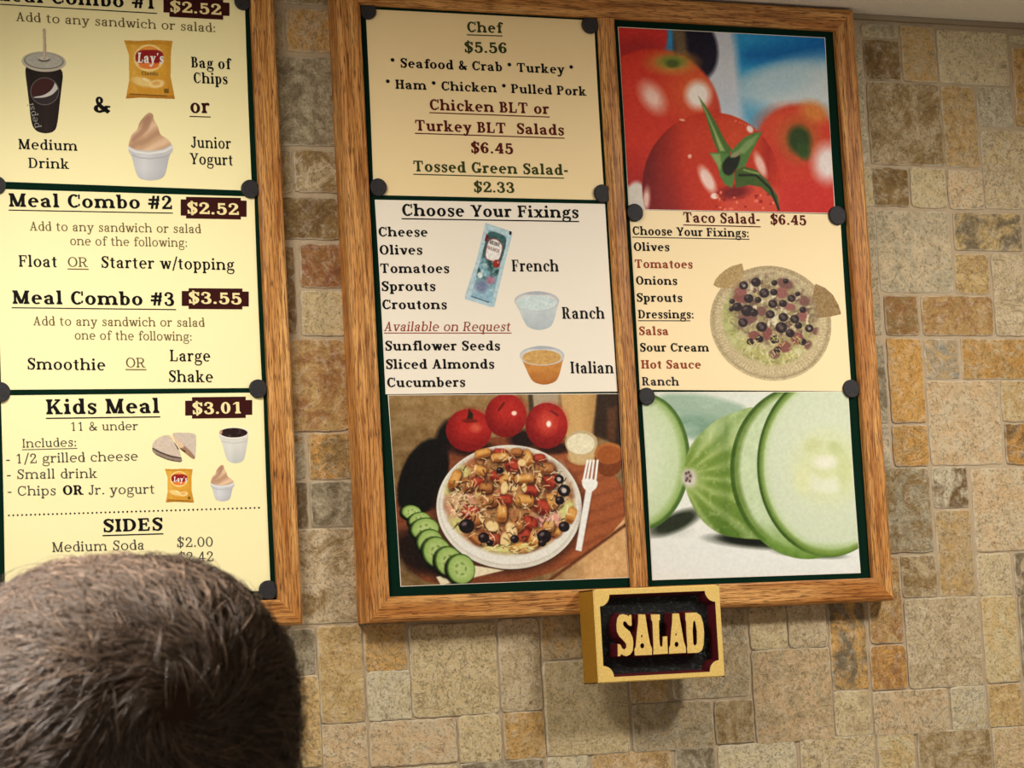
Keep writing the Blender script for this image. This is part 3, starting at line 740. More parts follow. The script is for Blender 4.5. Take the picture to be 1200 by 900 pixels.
k.text("Lay's", (203.4, 564.6), (219, 564.6), 6, 'white', 'bk', shear=.15, lift=.0003)
k.build('lettering', P3)
# chef salads
k = Ink(LY)
def U(t, a, b, cap, col, o0=2.6, o1=2.8, **kw): k.text(t, a, b, cap, col, 'bk', under=((a[0]-.3, a[1]+o0), (b[0]+.3, b[1]+o1)), **kw)
U('Chef', (547.3, 37.6), (588.4, 38.8), 12.2, 'green'); k.text('$5.56', (544, 61.3), (594.7, 62.5), 12.4, 'green')
k.text('* Seafood & Crab * Turkey *', (457.5, 78.6), (672.6, 86.9), 10.8); k.text('* Ham * Chicken * Pulled Pork', (451.9, 103.6), (687.6, 112.3), 10.8)
U('Chicken BLT or', (503.4, 128.8), (643.7, 133.8), 12.6, 'red'); U('Turkey BLT  Salads', (486.4, 153), (661.3, 158.6), 12.6, 'red'); k.text('$6.45', (551.6, 179), (601.8, 180.5), 12.4, 'red')
k.text('Tossed Green Salad-', (484.4, 200.8), (666.4, 205.3), 12.6, 'green', under=((484.4, 203.6), (661, 208.2))); k.text('$2.33', (555, 225), (603.2, 226), 12.2, 'green')
k.build('lettering', P4)
# fixings
k = Ink(LY)
U('Choose Your Fixings', (471, 253), (678.4, 255.5), 14, 'black', 2.6, 3.4, uw=1.4)
for t, a, b in (('Cheese', (443.5, 277.2), (501.6, 277.4)), ('Olives', (444.7, 298.4), (495.3, 298.4)), ('Tomatoes', (445.5, 320), (526.8, 320)), ('Sprouts', (447, 341), (510.7, 341)), ('Croutons', (447.8, 362.4), (524, 362.4)),
                ('Sunflower Seeds', (451.2, 410.8), (586.3, 410.6)), ('Sliced Almonds', (452, 432.4), (579.5, 432)), ('Cucumbers', (453.4, 453.8), (545.5, 453.2))): k.text(t, a, b, 11.2)
k.text('Available on Request', (449.8, 388), (598, 388), 11, 'rust', 'rg', shear=.2, under=((450, 389.8), (599.6, 389.8)), uw=1)
for t, a, b in (('French', (600, 318.2), (655.2, 318.2)), ('Ranch', (658.9, 373.6), (709, 373.6)), ('Italian', (668.5, 437.5), (719.6, 437.6))): k.text(t, a, b, 13.8, 'black', 'tm')
k.text('HEINZ', (573.6, 285.3), (585.4, 289.2), 4.0, 'black', 'md', lift=.0003); k.text('FRENCH', (569.6, 291.2), (585, 296.4), 3.6, 'lilac', 'md', lift=.0003)
k.build('lettering', P5)
# taco salad
k = Ink(LY)
k.text('Taco Salad-', (800.8, 260.5), (891.2, 262.6), 12, 'red', under=((800.6, 263), (891.4, 265.2))); k.text('$6.45', (902.7, 262.8), (945.3, 264), 11.6, 'red')
k.text('Choose Your Fixings:', (741.3, 275.2), (877.9, 278), 10, under=((741, 277.4), (878.3, 279.9)), uw=1)
for t, a, b, c in (('Olives', (742.7, 294), (784.8, 294.4), 'black'), ('Tomatoes', (744, 314), (812, 314.6), 'rust'), ('Onions', (745.3, 333.5), (793.9, 334), 'black'), ('Sprouts', (746, 353.5), (800, 354), 'black'),
                   ('Salsa', (748.8, 392.7), (784, 392.7), 'rust'), ('Sour Cream', (749.9, 412), (831.2, 412), 'black'), ('Hot Sauce', (751.5, 431.9), (821.9, 431.9), 'rust'), ('Ranch', (752.5, 451.7), (796, 451.9), 'navy')): k.text(t, a, b, 9.9, c)
k.text('Dressings:', (748, 373.1), (813.3, 373.2), 9.9, under=((747.8, 375.3), (809, 375.4)), uw=1)
k.build('lettering', P8)

# ------------------------------------------------------------------ printed pictures
def lerp(a, b, t): t = np.clip(t, 0, 1)[..., None]; return np.array(a, float)*(1-t)+np.array(b, float)*t
def chips_bag(o, q, name, parent):
    """crop frame of the bag: 0..400 wide, 0..350 high"""
    p = Pic(q, *o, .3, (240, 190, 90), IY)
    p.pol([(52, 36), (130, 40), (240, 34), (336, 40), (326, 110), (324, 250), (350, 380), (240, 376), (150, 372), (62, 378), (82, 270), (80, 120)], (222, 164, 58), 3, True, sm=False)
    p.put(np.clip(1-np.abs(p.X-110)/34, 0, 1)*.35, (240, 200, 110)); p.put(np.clip((p.X-280)/60, 0, 1)*.4, (180, 120, 30)); p.put(np.clip((p.Yp-230)/60, 0, 1)*.25, (196, 128, 40))
    p.pol([(52, 36), (336, 40), (334, 62), (56, 60)], (206, 146, 46), 5); p.pol([(72, 352), (342, 360), (350, 380), (62, 378)], (184, 124, 40), 5)
    p.ell(197, 140, 88, 80, (250, 222, 150), soft=.1); p.ell(197, 138, 72, 66, (232, 120, 50), soft=.1); p.ell(197, 110, 50, 34, (244, 170, 70), soft=.7)
    p.pol([(118, 112), (150, 92), (250, 92), (282, 108), (284, 158), (240, 172), (150, 172), (118, 160)], (150, 34, 34), 8); p.ell(197, 186, 58, 18, (236, 130, 60), soft=.3)
    p.ell(160, 280, 62, 26, (240, 206, 130), 14, .5); p.ell(242, 292, 46, 24, (246, 214, 146), -8, .4); p.ell(240, 288, 26, 12, (226, 176, 96), -8, .6); p.ell(180, 268, 22, 8, (252, 228, 170), 20, .6)
    p.line([(86, 350), (300, 362)], 6, (120, 84, 30)); p.pol([(286, 320), (314, 320), (314, 346), (286, 346)], (120, 90, 30), 4); p.grain(10, 9, 3)
    return p.build(name, parent, True)
def yogurt_cup(o, q, name, parent):
    """frame: 0..400 wide, 440..870 high"""
    p = Pic(q, *o, .3, (200, 160, 120), IY)
    m = p.pol([(200, 456), (222, 470), (224, 500), (250, 540), (262, 590), (300, 610), (330, 640), (330, 690), (80, 690), (76, 660), (92, 590), (130, 560), (140, 520), (170, 480)], (206, 166, 132), 4, True)
    sw = np.sin((p.X*.75+p.Yp*1.5)/30+1.2*fbm(p.X/60, p.Yp/60, 5)); p.put(np.clip(sw, 0, 1)*.75*m, (240, 208, 172)); p.put(np.clip(-sw-.35, 0, 1)*.7*m, (164, 124, 98))
    p.pol([(196, 470), (170, 500), (150, 560), (96, 600), (94, 640), (150, 600), (196, 560), (214, 500)], (170, 128, 104), 16, clip=m*.75)
    p.pol([(76, 650), (110, 676), (200, 688), (290, 672), (336, 640), (338, 690), (318, 706), (296, 820), (270, 850), (200, 860), (140, 848), (120, 810), (96, 710), (78, 690)], (200, 200, 204), 4, True)
    p.put(np.clip(1-np.abs(p.X-170)/70, 0, 1)*np.clip((p.Yp-690)/20, 0, 1)*.6, (226, 226, 228)); p.put(np.clip((p.X-240)/70, 0, 1)*np.clip((p.Yp-700)/30, 0, 1)*.4, (160, 162, 170)); p.put(np.clip((p.Yp-790)/80, 0, 1)*.35, (150, 152, 158))
    p.line([(78, 668), (120, 690), (200, 700), (290, 686), (336, 660)], 12, (232, 230, 228), 6); p.line([(92, 706), (140, 724), (204, 730), (290, 720), (322, 702)], 5, (166, 168, 174), 6)
    return p.build(name, parent, True)
# pictures of meal combo 1: soft drink cup, chips bag, yogurt
p = Pic([(24, 33), (80, 33), (80, 159), (24, 159)], 10, 25, 6.43, .3, (40, 30, 28), IY)
p.pol([(118, 330), (180, 365), (300, 378), (418, 350), (392, 560), (366, 800), (330, 838), (270, 846), (210, 830), (172, 780), (148, 560)], (34, 26, 24), 4, True)
p.put(np.clip(1-np.abs(p.X-290)/110, 0, 1)*.35*(p.Yp > 340), (64, 48, 44)); p.put(np.clip((170-p.X)/40, 0, 1)*.4*(p.Yp > 380), (70, 52, 44))
p.ell(272, 528, 108, 104, (120, 112, 108), 0, .04); p.ell(272, 528, 103, 99, (52, 44, 46), 0, .04)
g = p.ell(272, 528, 101, 97, soft=.04)
p.pol([(160, 400), (345, 425), (344, 470), (310, 530), (250, 560), (180, 572), (150, 520)], (66, 34, 32), 4, clip=g)
p.pol([(348, 440), (390, 470), (376, 505), (330, 555), (270, 576), (190, 578), (190, 570), (260, 560), (318, 525), (345, 480)], (206, 202, 196), 4, clip=g)
p.ell(266, 305, 166, 76, (196, 188, 170), 3, .03, True); p.ell(266, 300, 150, 62, (120, 116, 108), 3, .05); p.ell(266, 297, 140, 56, (188, 184, 172), 3, .08); p.ell(266, 297, 128, 48, (164, 160, 150), 3, .3)
p.put(fbm(p.X/14, p.Yp/14, 4)*.6*p.ell(266, 297, 128, 48, rot=3), (210, 206, 194)); p.ell(268, 290, 44, 16, (90, 84, 78), 0, .3); p.ell(268, 280, 38, 14, (204, 198, 184), 0, .3)
p.line([(268, 66), (272, 180), (272, 280)], 22, (190, 168, 146), 3, True); p.line([(264, 70), (268, 270)], 5, (226, 208, 186), 4)
p.build('drink_picture', P1, True)
chips_bag((135, 40, 5), [(144.5, 46.2), (206, 47), (206, 117), (144.5, 116.5)], 'chips_bag_picture', P1)
yogurt_cup((135, 40, 5), [(149.5, 130), (204, 130), (204, 213), (149.5, 213)], 'yogurt_picture', P1)
# pictures of the kids meal
p = Pic([(176, 505), (232, 505), (232, 544), (176, 544)], 170, 495, 8.571, .3, (200, 180, 160), IY)
p.pol([(70, 250), (80, 200), (150, 140), (250, 118), (300, 210), (340, 262), (360, 340), (380, 405), (240, 385), (110, 330), (72, 290)], (210, 192, 174), 5, True)
p.pol([(70, 250), (110, 275), (220, 325), (360, 350), (380, 405), (240, 385), (110, 330), (72, 290)], (150, 130, 114), 8); p.line([(80, 262), (160, 305), (270, 345), (362, 358)], 12, (62, 50, 44), 8); p.line([(110, 325), (230, 375), (370, 400)], 10, (84, 70, 62), 8)
p.pol([(260, 110), (330, 100), (500, 108), (516, 150), (508, 350), (490, 378), (400, 310), (330, 250)], (206, 190, 174), 5, True)
p.pol([(260, 110), (330, 200), (420, 250), (508, 350), (490, 378), (400, 310), (300, 220)], (160, 124, 98), 8); p.pol([(240, 130), (275, 120), (380, 220), (390, 250), (330, 260)], (228, 196, 164), 8); p.line([(300, 205), (330, 262), (400, 292)], 14, (70, 52, 42), 8)
p.grain(14, 18, 2); p.build('sandwich_picture', P3, True)
p = Pic([(254.5, 497), (293, 497), (293, 545), (254.5, 545)], 170, 495, 8.571, .3, (214, 212, 206), IY)
p.pol([(738, 110), (760, 70), (890, 44), (1030, 70), (1042, 110), (1030, 190), (1000, 370), (960, 404), (890, 414), (830, 390), (806, 330), (772, 200), (745, 150)], (216, 214, 206), 5, True)
p.put(np.clip((p.Yp-230)/160, 0, 1)*.45, (168, 172, 172)); p.put(np.clip((p.X-960)/60, 0, 1)*.3*(p.Yp > 160), (180, 180, 178)); p.put(np.clip(1-np.abs(p.X-850)/50, 0, 1)*.4*(p.Yp > 200), (232, 230, 224))
p.ell(890, 104, 150, 58, (240, 236, 226), 0, .05); p.ell(890, 104, 138, 48, (40, 24, 24), 0, .06); g = p.ell(890, 104, 138, 48); p.put(np.clip(fbm(p.X/34, p.Yp/22, 9)*3-1.6, 0, 1)*.7*g, (120, 88, 88)); p.ell(760, 96, 16, 24, (190, 150, 120), 0, .5)
p.line([(770, 190), (880, 212), (1020, 190)], 6, (184, 182, 176), 6); p.build('small_drink_picture', P3, True)
# the little bag and yogurt reuse the larger drawings at about half size
s2 = 5*61.5/35.4; chips_bag((192.6-48/s2, 549.4-36/s2, s2), [(192.2, 549), (228.4, 549), (228.4, 590.4), (192.2, 590.4)], 'chips_bag_picture', P3)
s3 = 5*54/29; yogurt_cup((246.6-76/s3, 544.3-456/s3, s3), [(246, 543.8), (276, 543.8), (276, 590.5), (246, 590.5)], 'yogurt_picture', P3)

# dressing packet and cups on the fixings sheet
p = Pic([(543, 260), (601, 260), (601, 364), (543, 364)], 535, 255, 8.571, .3, (180, 208, 214), IY)
p.pol([(290, 52), (555, 140), (560, 170), (500, 400), (380, 895), (350, 900), (85, 820), (90, 770), (200, 430)], (184, 208, 216), 6, True, sm=False)
g = p.pol([(325, 122), (505, 190), (440, 470), (350, 860), (150, 800), (215, 520)], (128, 170, 184), 14, sm=False); n = fbm(p.X/70, p.Yp/70, 8)
p.put(np.clip(1.5-np.abs(p.Yp-470)/150, 0, 1)*np.clip(n*4-1.7, 0, 1)*g, (38, 74, 66)); p.put(np.clip((p.Yp-640)/120, 0, 1)*.8*g, (150, 186, 206)); p.put(np.clip(fbm(p.X/26, p.Yp/26, 3)*4-2.2, 0, 1)*.7*g*(p.Yp > 440), (214, 224, 226))
p.pol([(325, 122), (505, 190), (490, 300), (440, 470), (250, 400), (290, 240)], (56, 92, 92), 10); p.put(np.clip(n*5-2.6, 0, 1)*g*(p.Yp < 240), (110, 170, 160)); p.pol([(300, 160), (330, 200), (300, 240), (280, 235)], (110, 36, 40), 8)
p.pol([(310, 215), (400, 205), (475, 275), (430, 445), (350, 445), (275, 410)], (150, 84, 88), 8); p.pol([(318, 225), (398, 216), (466, 282), (424, 436), (352, 436), (284, 404)], (236, 232, 226), 8)
p.ell(400, 465, 36, 42, (150, 44, 38), 0, .15); p.ell(415, 450, 10, 12, (214, 140, 130), 0, .6); p.ell(340, 630, 44, 40, (170, 120, 140), 0, .5); p.ell(250, 690, 60, 60, (120, 130, 160), 0, .8); p.ell(235, 580, 26, 30, (222, 232, 228), 0, .5)
p.line([(150, 790), (320, 850)], 10, (70, 96, 120), 8); p.pol([(530, 135), (555, 143), (548, 178), (528, 170)], (20, 18, 20), 4); p.grain(24, 22, 6); p.build('dressing_packet_picture', P5, True)
def sauce_cup(q, dy, dx, top, body, low, name):
    p = Pic(q, 590, 330, 6.923, .3, body, IY); a, b = dx, dy
    p.pol([(80+a, 150+b), (130+a, 100+b), (270+a, 72+b), (410+a, 100+b), (458+a, 150+b), (440+a, 195+b), (410+a, 320+b), (380+a, 372+b), (290+a, 398+b), (200+a, 375+b), (165+a, 320+b), (120+a, 215+b)], body, 4, True)
    p.put(np.clip((p.Yp-b-260)/120, 0, 1)*.7, low); p.put(np.clip(fbm(p.X/40, p.Yp/40, 7)*3-1.2, 0, 1)*.25*(p.Yp > 220+b), low)
    p.ell(269+a, 155+b, 190, 84, (196, 200, 204), 0, .04); p.ell(268+a, 166+b, 168, 68, (222, 218, 212), 0, .06); p.ell(268+a, 172+b, 158, 60, top, 0, .1); g = p.ell(268+a, 172+b, 158, 60); p.grain(22, 14, 5, g)
    p.ell(268+a, 92+b, 120, 16, (178, 182, 190), 0, .7); p.grain(8, 30, 2); p.build(name, P5, True)
sauce_cup([(600.5, 339.5), (657, 339.5), (657, 388.5), (600.5, 388.5)], 0, 0, (206, 222, 222), (200, 210, 212), (176, 186, 190), 'ranch_cup_picture')
sauce_cup([(605.5, 403.5), (663.5, 403.5), (663.5, 452.5), (605.5, 452.5)], 443, 42, (206, 162, 96), (206, 140, 66), (170, 96, 40), 'italian_cup_picture')

# printed plate on the taco sheet
p = Pic([(830, 304), (990, 304), (990, 450), (830, 450)], 825, 300, 6, .45, (200, 180, 140), IY)
R8 = np.random.default_rng(8)
rim = p.ell(468, 474, 430, 400, (188, 168, 128), 22, .015, True); d = p.ell(468, 474, 430, 400, rot=22, soft=2)
p.put(np.clip((p.Yp-600)/250, 0, 1)*.5*rim, (216, 200, 160)); p.put(np.clip((250-p.Yp)/200, 0, 1)*.4*rim, (150, 132, 98)); p.ell(468, 474, 415, 385, (168, 148, 112), 22, .02); p.ell(466, 472, 400, 372, (206, 188, 148), 22, .06)
ang = np.arctan2(p.Yp-474, p.X-468); rr = p.ell(466, 472, 400, 372, rot=22)*(1-p.ell(462, 462, 350, 325, rot=22)); p.put((np.sin(ang*110+p.X/40)*.5+.5)*.3*rr, (150, 132, 98))
p.pol([(65, 205), (80, 165), (110, 130), (150, 95), (195, 70), (265, 52), (276, 110), (240, 230), (100, 225)], (178, 150, 100), 4, True, sm=False); p.pol([(780, 195), (850, 225), (905, 275), (945, 345), (965, 410), (890, 427), (780, 440), (750, 330)], (150, 122, 80), 4, True, sm=False); p.grain(30, 9, 4)
p.ell(462, 470, 318, 300, (184, 166, 126), 22, .3); p.ell(462, 460, 312, 290, (176, 170, 108), 22, .2)
g = p.ell(466, 450, 340, 312, rot=22, soft=.08); n = fbm(p.X/50, p.Yp/50, 21); p.put(np.clip(n*4-1.8, 0, 1)*g, (206, 200, 150)); p.put(np.clip(fbm(p.X/24, p.Yp/24, 5)*4-2.1, 0, 1)*.7*g, (126, 128, 66)); p.put(np.clip(1-(p.X-120)/160, 0, 1)*.5*g, (150, 166, 84))
g2 = p.ell(480, 390, 300, 250, rot=22, soft=.3); p.put(g2*.55, (150, 126, 104)); p.put(np.clip(fbm(p.X/36, p.Yp/30, 31)*5-2.3, 0, 1)*g2*.8, (104, 72, 66)); p.put(np.clip(fbm(p.X/30, p.Yp/40, 41)*5-2.9, 0, 1)*g2, (222, 212, 176))
for i in range(150):                                    # cheese and lettuce shreds
    a, r = R8.uniform(0, 6.28), 310*math.sqrt(R8.uniform(.02, 1)); x, y = 466+r*math.cos(a), 455+r*.9*math.sin(a); q = R8.uniform(0, 3.14); L = R8.uniform(10, 34)
    p.line([(x, y), (x+L*math.cos(q), y+L*math.sin(q))], R8.uniform(4, 8), [(226, 216, 178), (206, 200, 130), (170, 164, 96), (206, 170, 110), (110, 104, 66)][R8.integers(5)], 4, clip=g*.85)
for x, y, rx, ry, q in ((565, 195, 60, 36, 20), (255, 255, 45, 40, 0), (400, 390, 34, 34, 0), (310, 440, 60, 40, -20), (540, 260, 40, 40, 0), (440, 545, 36, 44, 0), (650, 580, 44, 44, 0), (600, 360, 40, 26, 10), (790, 530, 34, 28, 0), (690, 420, 30, 40, 0), (350, 560, 40, 30, 0), (260, 300, 60, 30, 10), (700, 320, 36, 34, 0), (560, 640, 50, 40, 0), (490, 690, 40, 34, 0), (730, 630, 30, 34, 0)):
    p.ell(x, y, rx, ry, [(146, 92, 84), (122, 84, 76), (134, 80, 72)][int(x) % 3], q, .35, clip=g)
for x, y, r, hole in ((275, 208, 32, 1), (360, 185, 34, 0), (418, 262, 36, 1), (486, 256, 26, 0), (375, 310, 24, 0), (478, 338, 32, 1), (550, 336, 28, 0), (460, 412, 32, 1), (552, 432, 34, 1), (632, 445, 32, 1), (400, 500, 38, 1), (538, 505, 42, 1), (600, 545, 32, 0), (492, 590, 32, 1), (385, 585, 28, 0), (322, 604, 26, 0), (655, 268, 18, 0), (610, 300, 28, 1), (690, 380, 24, 0), (735, 510, 30, 1), (690, 605, 26, 0), (230, 360, 34, 0), (270, 470, 34, 1), (195, 320, 20, 0), (300, 385, 44, 0), (345, 400, 30, 0), (490, 190, 22, 0), (190, 375, 18, 0), (310, 300, 34, 0), (570, 178, 20, 0), (660, 490, 26, 0), (510, 660, 24, 0)):
    p.ell(x, y, r, r*.92, (44, 32, 34), 0, .15); p.ell(x-r*.3, y-r*.35, r*.35, r*.25, (92, 76, 78), -30, .8)
    if hole: p.ell(x+2, y+2, r*.36, r*.34, (150, 134, 130) if int(x) % 2 else (92, 74, 70), 0, .3)
g = p.ell(466, 600, 260, 180, rot=10, soft=.2)
for i in range(90):
    x, y = R8.uniform(280, 760), R8.uniform(560, 770); q = R8.uniform(0, 3.14); L = R8.uniform(14, 44); p.line([(x, y), (x+L*math.cos(q), y+L*math.sin(q))], R8.uniform(4, 7), [(222, 212, 160), (196, 190, 110), (160, 154, 80), (214, 190, 130)][R8.integers(4)], 4, clip=g*.9)
p.grain(16, 8, 3); p.build('taco_salad_picture', P8, True)

# ------------------------------------------------------------------ full-bleed food photographs
def photo(quad, label, o, base, paintf, step=.6):
    w = [at(*q, PY) for q in quad]; c = sum(w)/4
    e = sheet(quad, MAT['ivory'], label, 'poster', 'food photographs pinned on the boards', 'food_poster')
    q = np.array(quad, float); q += (q.mean(0)-q)*np.array([.006, .006])
    p = Pic(q, *o, step, base, IY); paintf(p); p.build('photograph', e); return e
def tomatoes(p):
    X, Y = p.X, p.Yp
    p.C[:] = lerp((40, 150, 210), (10, 112, 190), (X-620)/300)/255.
    p.put(np.clip(1-np.abs(Y-185+.08*(X-750))/60, 0, 1)*np.clip((X-560)/60, 0, 1)*.85, (6, 96, 172)); p.put(np.clip((Y-235+.12*(X-560))/70, 0, 1)*.9, (110, 178, 212))
    p.ell(860, 340, 260, 120, (206, 218, 222), -12, .9); p.ell(740, 300, 150, 60, (180, 208, 220), -14, 1); p.ell(600, 460, 120, 60, (96, 170, 206), 0, 1.2); p.put(np.clip((Y-560)/120, 0, 1)*.8, (214, 214, 216))
    p.ell(500, 250, 75, 330, (208, 212, 222), -4, .5); p.ell(540, 470, 60, 130, (196, 206, 220), -12, .8)
    p.ell(400, 170, 90, 130, (20, 14, 34), -8, .2); p.pol([(300, 60), (350, 60), (368, 190), (320, 200)], (104, 84, 62), 24)
    p.ell(170, 110, 116, 130, (206, 48, 42), 0, .12); p.ell(170, 180, 100, 60, (170, 40, 40), 0, .9)
    b = p.ell(225, 460, 278, 292, (208, 54, 34), 0, .05); p.put(np.clip(1-np.hypot(X-400, Y-330)/170, 0, 1)*.8*b, (234, 116, 54)); p.put(np.clip(1-np.hypot(X-130, Y-330)/140, 0, 1)*.4*b, (222, 64, 52)); p.put(np.clip((Y-560)/160, 0, 1)*.75*b, (160, 26, 24)); p.put(np.clip((X-440)/60, 0, 1)*.5*b, (180, 50, 50))
    p.ell(305, 225, 90, 42, (206, 140, 60), 0, 1); p.ell(305, 220, 56, 26, (128, 134, 52), 0, .8); p.ell(306, 228, 26, 16, (80, 96, 40), 0, .8); p.pol([(312, 60), (352, 60), (350, 180), (322, 190)], (112, 92, 66), 26)
    p.ell(225, 368, 38, 62, (248, 206, 190), -32, 1.2); p.ell(410, 358, 50, 56, (252, 240, 232), 0, .7); p.put(p.ell(160, 800, 44, 84, soft=.25), (216, 208, 198))
    r1 = p.ell(880, 790, 210, 240, (206, 52, 40), 0, .1); p.ell(820, 560, 172, 160, (208, 58, 38), -10, .14); p.ell(800, 490, 130, 80, (216, 78, 46), 0, .9); p.ell(895, 430, 60, 40, (222, 130, 60), 20, 1)
    p.ell(830, 545, 74, 80, (180, 96, 40), 0, 1); p.ell(832, 545, 48, 58, (44, 66, 22), -10, .6); p.ell(850, 590, 26, 36, (50, 80, 30), -20, .8); p.ell(955, 640, 62, 76, (240, 226, 222), 0, .9); p.put(np.clip((Y-700)/120, 0, 1)*np.clip((X-740)/60, 0, 1)*.5, (196, 40, 36))
    f = p.ell(468, 735, 284, 304, (200, 52, 26), 0, .015); p.put(np.clip(1-(X-190)/170, 0, 1)*.9*f, (96, 14, 18)); p.put(np.clip((Y-650)/200, 0, 1)*np.clip((430-X)/120, 0, 1)*.6*f, (120, 16, 20)); p.put(np.clip(1-np.hypot(X-560, Y-520)/150, 0, 1)*.6*f, (226, 92, 48)); p.put(np.clip(1-np.hypot(X-400, Y-520)/120, 0, 1)*.4*f, (214, 76, 44))
    p.put(np.clip(1-np.abs(X-700+.1*(Y-600))/50, 0, 1)*.5*f, (150, 24, 22)); p.ell(640, 810, 130, 90, (214, 74, 52), 0, .3, clip=f); p.ell(560, 760, 60, 26, (120, 18, 18), -8, 1, clip=f)
    p.ell(448, 708, 24, 58, (250, 214, 204), -28, .7, clip=f); p.ell(668, 648, 18, 52, (244, 190, 176), -22, .8, clip=f); p.ell(478, 776, 16, 12, (250, 226, 216), 0, .5); p.ell(376, 612, 8, 9, (246, 180, 160), 0, .6); p.ell(345, 462, 12, 5, (244, 170, 140), 10, .6); p.ell(200, 790, 14, 46, (230, 190, 176), 4, 1, clip=f)
    for i in range(26): x, y = RNG.uniform(480, 735), RNG.uniform(760, 830); p.ell(x, y, RNG.uniform(4, 10), RNG.uniform(3, 8), [(236, 120, 90), (160, 30, 26)][i % 2], 0, .7, clip=f)
    for i in range(7): x = RNG.uniform(560, 650); p.ell(x, 452+.0016*(x-470)**2, RNG.uniform(2, 5), 3, (236, 130, 104), 0, .9)
    p.ell(624, 500, 12, 16, (250, 226, 220), -40, .6)
    p.pol([(411, 362), (440, 402), (482, 470), (520, 545), (548, 585), (530, 620), (496, 605), (470, 540), (440, 440)], (74, 110, 46), 5, sm=False); p.pol([(414, 368), (446, 430), (496, 540), (520, 590), (500, 590), (470, 500)], (160, 178, 110), 8, sm=False)
    p.pol([(545, 590), (600, 535), (640, 515), (676, 512), (655, 550), (628, 600), (604, 655), (566, 668)], (84, 124, 58), 5, sm=False); p.pol([(560, 600), (610, 550), (660, 520), (640, 560), (600, 600)], (130, 158, 96), 10, sm=False)
    p.pol([(455, 598), (500, 596), (540, 600), (560, 700), (550, 742), (520, 728), (498, 690), (488, 640)], (84, 128, 60), 6, sm=False); p.pol([(462, 602), (500, 602), (506, 640), (500, 670)], (140, 170, 100), 8, sm=False)
    p.pol([(560, 672), (600, 655), (650, 668), (700, 716), (740, 778), (750, 838), (716, 780), (670, 738), (620, 730), (566, 742)], (64, 92, 34), 5, sm=False); p.line([(580, 690), (650, 690), (710, 745), (744, 830)], 9, (22, 30, 14), 5); p.line([(600, 668), (660, 684)], 8, (140, 160, 90), 6)
    p.pol([(508, 640), (548, 598), (588, 604), (572, 660), (540, 696), (512, 680)], (20, 24, 12), 8); p.ell(562, 606, 22, 10, (150, 150, 110), -20, .6)
    p.grain(9, 10, 2)
